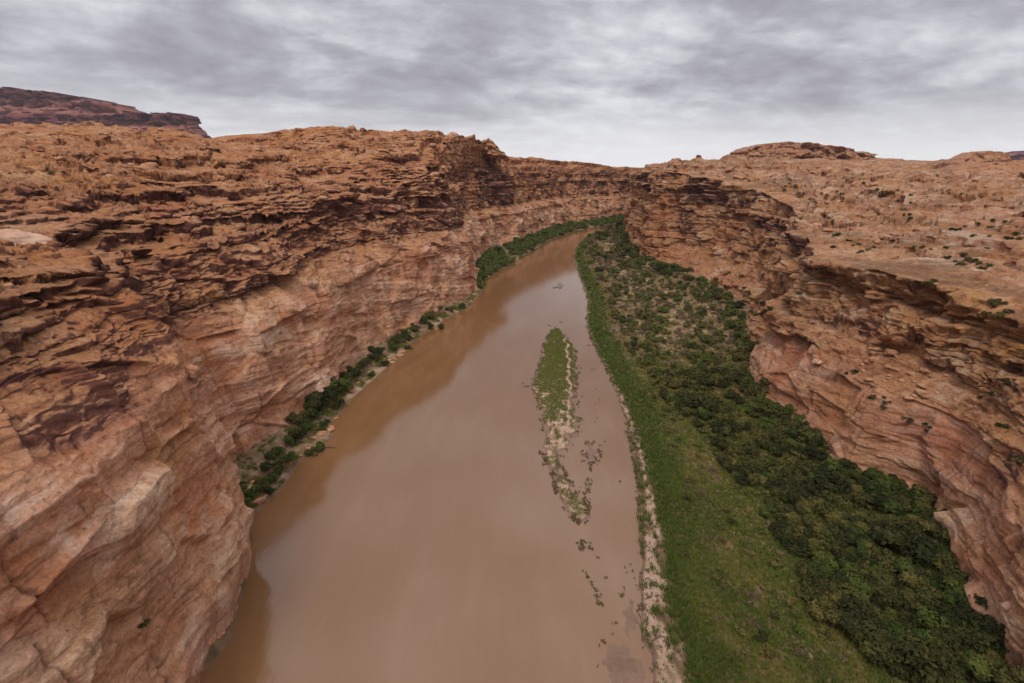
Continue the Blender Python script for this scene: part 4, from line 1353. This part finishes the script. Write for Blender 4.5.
x1, y1, z1 = island_grass(islg, 701, 0.02, 0.0)
mid = bx(np.array([G(562, 326), G(566, 350), G(567, 370), G(569, 400), G(562, 440), G(556, 470)]), y1)
kk = np.abs(x1 - mid + 1.6 * perlin(y1 / 6, y1 * 0, 0.3, 5) - .6) > 0.6 + .7 * perlin(y1 / 2.2, y1 * 0, 0.6, 9)
low = y1 < G(0, 420)[1]
kk &= ~(low & (fbm(x1 / 1.5, y1 / 2.5, .3, 3, 720) < .05))
x1, y1, z1 = x1[kk], y1[kk], z1[kk]
blades('grass', x1, y1, z1, np.clip(0.15 + .10 * rng.normal(size=len(x1)), 0, 1), rng.uniform(.25, .6, len(x1)), np.full(len(x1), .11), 5, 'bright green grass growing along the sandbar in the river', 'grass')
x2, y2, z2 = island_grass(islg2, 702, 0.12, 0.05)
blades('grass', x2, y2, z2, np.clip(0.30 + .12 * rng.normal(size=len(x2)), 0, 1), np.full(len(x2), .4), np.full(len(x2), .11), 3, 'sparse dark grass on the low tail of the sandbar', 'grass')


# ---- left bank shrubs (measured along the strip below the left cliff)
def on_floor(u, v, z=0.6):
    x, y = G(u, v, z)
    return x, y, gz(x, y)


lb = [(300, 428, 1.5), (312, 418, 1.7), (322, 410, 2.0), (333, 402, 2.1), (343, 395, 1.7), (328, 396, 1.8), (316, 404, 1.5), (347, 386, 1.3), (306, 434, 1.2),
      (296, 440, 1.1), (320, 447, 0.9), (312, 452, .8), (360, 377, 1.2), (366, 370, 1.2), (352, 380, 1.3), (374, 363, 1.1), (380, 357, 1.3), (392, 350, 1.2), (398, 345, 1.4), (405, 339, 1.3),
      (414, 333, 1.2), (422, 327, 1.4), (430, 322, 1.5), (437, 317, 1.4), (370, 357, 1.0), (290, 462, 1.0), (282, 470, .9), (272, 482, .8), (262, 490, .8), (252, 500, .9), (244, 512, .8), (243, 497, .8), (236, 505, .7),
      (268, 470, .9), (278, 455, .9), (287, 448, 1.0), (385, 365, .8), (372, 375, .7), (408, 347, .7)]
for i in range(36):
    t_ = rng.uniform(); q_ = np.array([(250, 500), (300, 440), (345, 393), (400, 345), (440, 317), (468, 300)])
    uu_ = np.interp(t_ * 5, range(6), q_[:, 0]); vv_ = np.interp(t_ * 5, range(6), q_[:, 1])
    lb.append((uu_ + rng.normal() * 7, vv_ + rng.normal() * 7, rng.uniform(.3, 1.0)))
for (u, v, s) in lb:
    s = s * 1.35
    x, y, z = on_floor(u, v)
    put(wil[rng.integers(5)] if rng.uniform() < .6 else tam[rng.integers(7)], 'willow_shrub', x, y, z - .1, s, ('large' if s > 1.3 else ('small' if s < .6 else 'middle-sized')) + ' deep green shrub on the left bank, ' + next(t for lim, t in ((104, 'tucked behind the near buttress'), (112, 'beside the near buttress'), (122, 'at the sand spit'), (135, 'by the spit driftwood'), (150, 'in the big clump'), (170, 'just past the big clump'), (195, 'level with the sandbar middle'), (225, 'level with the sandbar head'), (9999, 'near the second cliff corner')) if y < lim), 'shrub', 'shrubs along the left bank', s * 1.1)
pts = []
for i in range(1000):
    y = rng.uniform(300, 1000)
    b0 = bx(bank_l, y); wl = wallx(L, y)
    x = rng.uniform(wl, max(wl + 1, b0 - 0.5))
    pts.append((x, y, gz(x, y), rng.uniform(.7, 1.5) * (1 + y / 900)))
stuff_mesh('willow_thicket', lowres['wil'], pts, M_wil, 'distant strip of green willows along the far left bank', 'willows')
xs = []; ysb = []
for i in range(26000):
    y = 70 * math.exp(rng.uniform(0, 2.3)); b0 = bx(bank_l, y); wl = wallx(L, y)
    x = b0 - rng.uniform(1.0, max(2, b0 - wl + 2)); xs.append(x); ysb.append(y)
xs = np.array(xs); ysb = np.array(ysb); zz = gzv(xs, ysb)
kq = (zz > 0.1) & (fbm(xs / 5, ysb / 5, 0, 3, 640) > 0.04)
xs, ysb, zz = xs[kq], ysb[kq], zz[kq]
blades('grass', xs, ysb, zz, np.clip(0.25 + .8 * fbm(xs / 8, ysb / 8, 0, 3, 641), 0, 1), np.full(len(xs), .6), .06 * np.clip(np.hypot(ysb, 70) / 85, 1, 8), 5, 'low grass on the narrow bank below the left cliff', 'grass')
print('veg', time.time() - t0)

# ------------------------------------------------------------------ finding the real surface under a line of sight
def proj(Q):
    d = Q[..., 1] * cp - (Q[..., 2] - CAMZ) * sp
    bad = d < 1
    d = np.where(bad, 1e9, d)
    return np.where(bad, -9999, 512 + Q[..., 0] / d * F), 341.5 - (Q[..., 1] * sp + (Q[..., 2] - CAMZ) * cp) / d * F, d


UVL, UVR = proj(LQ), proj(RQ)


def surf(u, v):
    best = None
    for Qs, (uu, vv, dd) in ((LQ, UVL), (RQ, UVR)):
        m = (np.abs(uu - u) < 2.2) & (np.abs(vv - v) < 2.2) & (dd < 1e8)
        if m.any():
            i = np.argmin(np.where(m, dd, 1e9))
            p = Qs.reshape(-1, 3)[i]
            if best is None or dd.reshape(-1)[i] < best[1]:
                best = (p, dd.reshape(-1)[i])
    return None if best is None else best


# ------------------------------------------------------------------ boulders
def boulder_mesh(name, seed, mat, sub=4, flat=0.6, cuts=9, rough=.06):
    import bmesh
    rg = np.random.default_rng(seed)
    bm = bmesh.new(); bmesh.ops.create_icosphere(bm, subdivisions=sub, radius=1.0)
    me = bpy.data.meshes.new(name); bm.to_mesh(me); bm.free()
    n = len(me.vertices); V = np.empty(n * 3); me.vertices.foreach_get('co', V); V = V.reshape(-1, 3)
    for i in range(cuts):
        d = rg.normal(size=3); d /= np.linalg.norm(d); o = rg.uniform(.55, .85)
        k = V @ d - o
        V = V - np.clip(k, 0, None)[:, None] * d * .92
    V = V + (fbm(V[:, 0] * 1.3, V[:, 1] * 1.3, V[:, 2] * 1.3, 4, seed) * rough * 6)[:, None] * V / np.linalg.norm(V, axis=1, keepdims=True)
    st_ = V[:, 2] * 5 + .6 * perlin(V[:, 0], V[:, 1], V[:, 2], seed)
    f = st_ - np.floor(st_)
    V[:, :2] *= (1 - .05 * np.exp(-(f / .12) ** 2))[:, None]
    V = V * np.array([1, rg.uniform(.7, 1), flat])
    me.vertices.foreach_set('co', V.reshape(-1))
    me.polygons.foreach_set('use_smooth', np.ones(len(me.polygons), bool))
    me.materials.append(mat)
    return me


M_bould, b = new_mat('boulder_stone')
tcn = b.n('ShaderNodeTexCoord').outputs['Object']; ori = b.n('ShaderNodeObjectInfo').outputs['Random']
pv = b.vmath('ADD', tcn, b.vmath('SCALE', (17.0, 9.0, 5.0), scale=ori))
na_ = b.noise(pv, 1.6, 6, 0.65, .4); nb2 = b.noise(b.mul(pv, (1.5, 1.5, 7)), 1.0, 5, 0.65)
c = b.ramp(na_, [(0.3, (0.20, 0.08, 0.05)), (0.45, (0.40, 0.20, 0.11)), (0.58, (0.47, 0.27, 0.165)), (0.72, (0.54, 0.37, 0.27))])
c = b.mix(b.step(nb2, .54, .68, 0, .5), c, (0.13, 0.055, 0.04))
c = b.mix(b.math('MULTIPLY', ori, .5), c, (0.27, 0.12, 0.07))
finish(M_bould, b, c, .92, nb2, .6, .12, .15)
M_pale, b = new_mat('pale_boulder_stone')
tcn = b.n('ShaderNodeTexCoord').outputs['Object']
na_ = b.noise(tcn, 1.6, 6, 0.65, .4); nb2 = b.noise(b.mul(tcn, (1.5, 1.5, 8)), 1.0, 5, 0.65)
c = b.ramp(na_, [(0.3, (0.32, 0.17, 0.12)), (0.5, (0.46, 0.29, 0.21)), (0.7, (0.52, 0.37, 0.29))])
c = b.mix(b.step(nb2, .55, .7, 0, .5), c, (0.20, 0.10, 0.07))
finish(M_pale, b, c, .92, nb2, .6, .15, .15)

M_wet, b = new_mat('wet_rock')
tcw = b.n('ShaderNodeTexCoord').outputs['Object']
finish(M_wet, b, b.ramp(b.noise(tcw, 3, 5, .65), [(.3, (.05, .032, .024)), (.6, (.12, .075, .052)), (.8, (.20, .13, .095))]), .55)
wet_m = [boulder_mesh('river_rock', 860 + i, M_wet, 3, .5) for i in range(4)]
bl_m = [boulder_mesh('boulder', 800 + i, M_bould, 3, rng.uniform(.5, .8)) for i in range(8)]


def place_rocks(Qs, KIx, ST, uv, n, seed, kmin, kmax, label, group, smin, smax, vr):
    rg = np.random.default_rng(seed)
    uu, vv, dd = uv
    KI_ = KIx
    m = (dd < 430) & (uu > 2) & (uu < 1022) & (vv > vr[0]) & (vv < vr[1]) & (ST < .45) & (KI_ > kmin) & (KI_ < kmax)
    wts = np.argwhere(m)
    if len(wts) == 0: return
    pick = wts[rg.integers(0, len(wts), n)]
    for k, (i, j) in enumerate(pick):
        p = Qs[i, j]; d = dd[i, j]
        px_ = (smin + (smax - smin) * rg.uniform() ** 2.2)
        s = px_ * d / F * .5
        size = 'large' if px_ > 9 else ('small' if px_ < 5.5 else 'middle-sized')
        spot = ('low by the rim' if KI_[i, j] < 5.6 else ('partway up the slope' if KI_[i, j] < 6.5 else 'high near the skyline'))
        hor = 'left third' if uu[i, j] < 341 else ('middle third' if uu[i, j] < 683 else ('right quarter' if uu[i, j] > 850 else 'right of centre'))
        o = link('boulder', bl_m[k % 8], f'{size} {label}, {spot}, {hor}', 'boulder', group)
        o.location = (p[0], p[1], p[2] + s * .12); o.scale = (s * rg.uniform(.8, 1.4), s, s * rg.uniform(.6, 1.0))
        o.rotation_euler = (rg.uniform(-.2, .2), rg.uniform(-.2, .2), rg.uniform(0, 6.28))


place_rocks(LQ, LKI, LST, UVL, 150, 31, 4.0, 7.2, 'brown boulder above the left cliff', 'boulders on the left slope', 4, 15, (125, 330))
place_rocks(RQ, RKI, RST, UVR, 120, 32, 4.9, 8.0, 'brown boulder on the right slickrock', 'boulders on the right slickrock', 4, 13, (160, 300))
place_rocks(RQ, RKI, RST, UVR, 26, 33, 2.6, 4.6, 'fallen block on the right bench', 'blocks on the right bench', 5, 13, (260, 520))


def special(u, v, s, sc, mat, seed, label, flat=.6, rot=0.0, name='boulder', dz=0.1, cuts=8):
    r = surf(u, v)
    if r is None: return
    p, d = r
    o = link(name, boulder_mesh(name, seed, mat, 5, flat, cuts), label, 'boulder')
    k = s * d / F * .5
    o.location = (p[0], p[1], p[2] + dz * k); o.scale = (k * sc[0], k * sc[1], k * sc[2]); o.rotation_euler = (0, .05, rot)


special(22, 236, 74, (1.0, 1.1, .75), M_pale, 901, 'big smooth pale pink boulder at the left edge of the photo above the dark overhang', .62, .3, dz=-.25, cuts=3)
special(194, 374, 17, (1, 1, 1.1), M_bould, 904, 'small round yellowish boulder perched on the nose of the near left buttress', .85, 0, cuts=3)
special(816, 361, 13, (1, .8, .8), M_pale, 907, 'small white block lying on the right bench above the curved slab', .6, .6)
special(1005, 605, 14, (1, .9, .8), M_pale, 909, 'pale angular block wedged low on the right cliff', .6, .6)
for k in range(46):
    t_ = rng.uniform(); uu_ = np.interp(t_ * 5, range(6), [252, 300, 340, 392, 432, 466]); vv_ = np.interp(t_ * 5, range(6), [505, 452, 408, 358, 327, 306])
    x, y, z = on_floor(uu_ + rng.normal() * 6, vv_ + rng.normal() * 5, .4)
    if z < -.1: continue
    q = rng.uniform(.3, 1.1)
    o = link('boulder', bl_m[k % 8], ('small' if q < .7 else 'large') + ' fallen boulder among the shrubs on the left bank, ' + ('near end' if y < 130 else ('middle' if y < 200 else 'far end')), 'boulder', 'talus boulders on the left bank')
    o.location = (x, y, z + q * .15); o.scale = (q * 1.2, q, q * .8); o.rotation_euler = (0, 0, k)
for k, (u, v, s) in enumerate([(247, 497, 20), (258, 503, 13), (230, 520, 12), (352, 392, 9), (322, 434, 10), (330, 430, 8), (392, 362, 7), (400, 355, 8), (437, 328, 7), (210, 650, 14), (222, 640, 9)]):
    x, y, z = on_floor(u, v, .3)
    d = math.hypot(x, y, 70)
    o = link('boulder', bl_m[k % 8], 'grey-brown boulder at the water edge below the left cliff', 'boulder', 'boulders along the left shore')
    q = s * d / F * .5
    o.location = (x, y, max(z, -.2) + q * .15); o.scale = (q, q, q * .8); o.rotation_euler = (0, 0, k)

# ------------------------------------------------------------------ desert bushes on the plateaus
def bushes_at(list_, label, group, spread=6, cnt=4, sc=.9):
    for (u, v) in list_:
        for k in range(cnt):
            r = surf(u + rng.normal() * spread, v + rng.normal() * spread * .35)
            if r is None: continue
            p, d = r
            s = sc * rng.uniform(.6, 1.3) * max(1, d / 260)
            pu = 512 + p[0] / d * F
            hx_ = next(t for lim, t in ((130, 'at far left'), (260, 'left of the near buttress'), (400, 'over the pale left wall'), (720, 'above the far bend'), (780, 'near the gully mouth'), (840, 'right of the gully'),
                                        (890, 'over the curved slab'), (940, 'midway to the right edge'), (985, 'not far from the right edge'), (9999, 'at the right edge')) if pu < lim)
            hv_ = 'far back' if d > 330 else ('in the middle distance' if d > 170 else 'close by')
            put(olive[rng.integers(4)], 'desert_bush', p[0], p[1], p[2] - .55 * s, s, f'{label}, {hx_}, {hv_}', 'bush', group, s * 1.1)


bushes_at([(848, 243), (862, 250), (930, 245), (965, 262), (905, 218), (985, 232), (1000, 222), (885, 190), (905, 197), (940, 192), (870, 182), (795, 215), (840, 232), (985, 262),
           (992, 300), (1000, 312), (760, 252), (930, 281), (955, 255), (1010, 236), (960, 225), (780, 185), (830, 190)],
          'dark green bush in slickrock cracks', 'bushes on the right slickrock', 7, 4, .85)
_z = RQ[..., 2]
_bl = _z.copy()
for _ in range(30):
    _bl[1:-1] = (_bl[:-2] + _bl[1:-1] + _bl[2:]) / 3; _bl[:, 1:-1] = (_bl[:, :-2] + _bl[:, 1:-1] + _bl[:, 2:]) / 3
_low = np.argwhere((_z - _bl < -0.22) & (RKI > 5.1) & (RKI < 8) & (UVR[0] > 640) & (UVR[0] < 1024) & (UVR[1] > 158) & (UVR[1] < 345) & (RST < .8))
if len(_low):
    ww = UVR[2][_low[:, 0], _low[:, 1]]
    pick = _low[rng.integers(0, len(_low), 190)]
    for (i, j) in pick:
        p = RQ[i, j]; d = UVR[2][i, j]; s_ = rng.uniform(.45, 1.1) * max(.8, d / 230)
        hor = 'towards the right edge' if UVR[0][i, j] > 900 else ('in the centre right' if UVR[0][i, j] > 780 else 'near the rim')
        put(olive[rng.integers(4)], 'desert_bush', p[0], p[1], p[2] - .5 * s_, s_, f"{'low' if s_ < 1 else 'wide'} dark green bush rooted in a hollow of the right slickrock, {hor}", 'bush', 'bushes in the slickrock hollows', s_ * 1.0)
bushes_at([(870, 395), (885, 402), (905, 420), (925, 425), (1000, 425), (1008, 380), (990, 395), (850, 370), (800, 340), (1015, 460)],
          'small olive bush on the right cliff bench', 'bushes on the right bench', 5, 3, .6)
bushes_at([(330, 165), (360, 160), (250, 180), (120, 160), (60, 170), (300, 190), (200, 165), (152, 622), (385, 190), (340, 230)],
          'small olive bush on the left ledges', 'bushes on the left slope', 6, 2, .6)
bushes_at([(705, 290), (720, 300), (735, 310), (715, 280), (745, 290), (728, 288), (752, 300), (690, 285), (755, 315), (765, 305)],
          'brown and olive bush on the gully talus', 'bushes on the right talus', 7, 5, 1.0)

# ------------------------------------------------------------------ driftwood, river rocks, flood debris
def log_mesh(name, L_, r, seed, branches=3):
    rg = np.random.default_rng(seed)
    V, Qd = [], []

    def tube(p0, p1, r0, r1, n=7, seg=6):
        o = sum(len(v) for v in V)
        p0, p1 = np.array(p0, float), np.array(p1, float)
        ax = p1 - p0; l = np.linalg.norm(ax); ax /= l
        u = np.cross(ax, (0, 0, 1.0)); u /= max(np.linalg.norm(u), 1e-6); w = np.cross(ax, u)
        pts = []
        for i in range(seg + 1):
            t = i / seg
            c_ = p0 + (p1 - p0) * t + (rg.normal(size=3) * .03 * l if 0 < i < seg else 0)
            rr = r0 + (r1 - r0) * t
            for k in range(n):
                a = 6.283 * k / n
                pts.append(c_ + (u * math.cos(a) + w * math.sin(a)) * rr)
        V.append(np.array(pts))
        for i in range(seg):
            for k in range(n):
                Qd.append((o + i * n + k, o + i * n + (k + 1) % n, o + (i + 1) * n + (k + 1) % n, o + (i + 1) * n + k))
    tube((-L_ / 2, 0, r), (L_ / 2, 0, r * 1.2), r, r * .5)
    for i in range(branches):
        t = rg.uniform(-.3, .5) * L_; a = rg.uniform(.4, 1.2) * rg.choice([-1, 1])
        l = L_ * rg.uniform(.15, .35)
        tube((t, 0, r), (t + l * math.cos(a), l * math.sin(a), r + l * .3), r * .5, r * .15)
    return raw_mesh(name, np.concatenate(V), np.array(Qd), M_log, smooth=True)


M_log, b = new_mat('driftwood')
gp = b.n('ShaderNodeTexCoord').outputs['Object']
finish(M_log, b, b.ramp(b.noise(b.mul(gp, (1, 8, 8)), 1.0, 5, .6), [(.3, (.07, .045, .03)), (.6, (.17, .12, .085)), (.8, (.28, .21, .16))]), .9)
for k, (u, v, l, a, lab) in enumerate([(640, 430.5, 9, .08, 'long bare driftwood trunk lying across the sandy right shore'),
                                       (557, 287, 6, .3, 'dark driftwood snag stranded mid-river upstream of the sandbar'),
                                       (544, 379, 3.2, .2, 'short driftwood log at the left edge of the sandbar'),
                                       (578, 402, 3.0, 1.2, 'driftwood log on the right edge of the sandbar'),
                                       (328, 447, 3.4, .1, 'driftwood log at the tip of the left bank sand spit'),
                                       (655, 640, 2.6, .5, 'driftwood branch among bushes on the near right shore')]):
    x, y = G(u, v, .3)
    o = link('driftwood', log_mesh('driftwood', l, .16 + .01 * l, 950 + k), lab, 'driftwood')
    o.location = (x, y, max(gz(x, y), 0.0) + .03); o.rotation_euler = (0, 0, a)
for k, (u, v, s, lab) in enumerate([(527, 386, .9, 'dark rock breaking the water just left of the sandbar'), (523, 383, .5, 'small dark rock farthest left of the sandbar'),
                                    (589, 345, .8, 'dark rock in the channel right of the sandbar top'), (561, 322, .8, 'dark rock off the upstream tip of the sandbar'),
                                    (549, 325, .9, 'flat dark rock at the upstream tip of the sandbar'),
                                    (560, 288, 1.1, 'dark rock beside the stranded driftwood snag mid-river'), (605, 441, .4, 'small rock between the second sandbar and the right shore'),
                                    (600, 445, .45, 'small dark rock beside the second sandbar'), (620, 481, .4, 'small rock near the right shore reeds'), (598, 557, .35, 'tiny rock in the open brown water below the sandbars'),
                                    (606, 577, .4, 'tiny rock nearest the mud shoal')]):
    x, y = G(u, v, .1)
    o = link('river_rock', wet_m[k % 4], lab, 'rock')
    o.location = (x, y, .03); o.scale = (s * 1.4, s, s * .45); o.rotation_euler = (0, 0, k * 1.3)

# flood debris: twigs and small dark plants strewn on bars, shoals and shore
dx, dy_, dzz = [], [], []
for gi, n, lo, hi in ((islg, 700, -0.8, 1.0), (islg2, 520, -0.6, .8), (islg3, 150, -0.7, 1.2), (islg4, 60, -.6, 1), (mudg, 60, -.3, .6), (mud2g, 30, -1, .8)):
    GX, GY, z, d = gi
    nmask = fbm(GX / 1.6, GY / 3.2, .7, 3, 777)
    m = np.argwhere((d > lo) & (d < hi) & (nmask > .05))
    if len(m) == 0: continue
    p = m[rng.integers(0, len(m), n)]
    dx.append(GX[p[:, 0], p[:, 1]]); dy_.append(GY[p[:, 0], p[:, 1]]); dzz.append(np.maximum(z[p[:, 0], p[:, 1]], 0))
n = 1500
yq = 48 * np.exp(rng.uniform(0, 1.5, n)); bq = np.maximum(bx(bank_r, yq), bx(bank_l, yq) + 4)
s0q, s1q = sandw(yq)
xq = bq + rng.uniform(.05, 1.1, n) * s1q
kq = perlin(xq / 1.1, yq / 1.6, 1, 779) > .0
xq, yq = xq[kq], yq[kq]
dx.append(xq); dy_.append(yq); dzz.append(np.maximum(gzv(xq, yq), 0))
# thin wrack line drifting below the bars
lt = rng.uniform(0, 1, 45)
wl = np.array([G(584, 568), G(588, 578), G(592, 585), G(597, 592), G(598, 603), G(604, 606)])
xi = np.interp(lt, np.linspace(0, 1, 6), wl[:, 0]) + rng.normal(size=45) * .12; yi = np.interp(lt, np.linspace(0, 1, 6), wl[:, 1])
dx.append(xi); dy_.append(yi); dzz.append(np.zeros(45))
dx, dy_, dzz = map(np.concatenate, (dx, dy_, dzz))
dx = dx + rng.normal(size=len(dx)) * .15; dy_ = dy_ + rng.normal(size=len(dx)) * .2
M_deb = leaf_mat('debris_twigs', [(0, (0.04, 0.05, 0.018)), (.5, (0.09, 0.075, 0.04)), (1, (0.18, 0.12, 0.08))])
m = 7
Xd = np.repeat(dx, m) + rng.normal(size=len(dx) * m) * .10; Yd = np.repeat(dy_, m) + rng.normal(size=len(dx) * m) * .12
Zd = np.repeat(dzz, m) + rng.uniform(.02, .22, len(dx) * m)
Cn = np.stack([Xd, Yd, Zd], 1)
V, Qd = leaf_quads(Cn, rng.normal(size=Cn.shape) + np.array([0, 0, .8]), .12, rng, 2.6)
me = raw_mesh('flood_debris', V, Qd, M_deb, attrs={'tone': np.repeat(rng.uniform(0, 1, len(Cn)), 4)})
link('flood_debris', me, 'dark twigs and tiny plants strewn over the sandbars and the sandy shore', 'debris', None, 'stuff')
print('done', time.time() - t0)
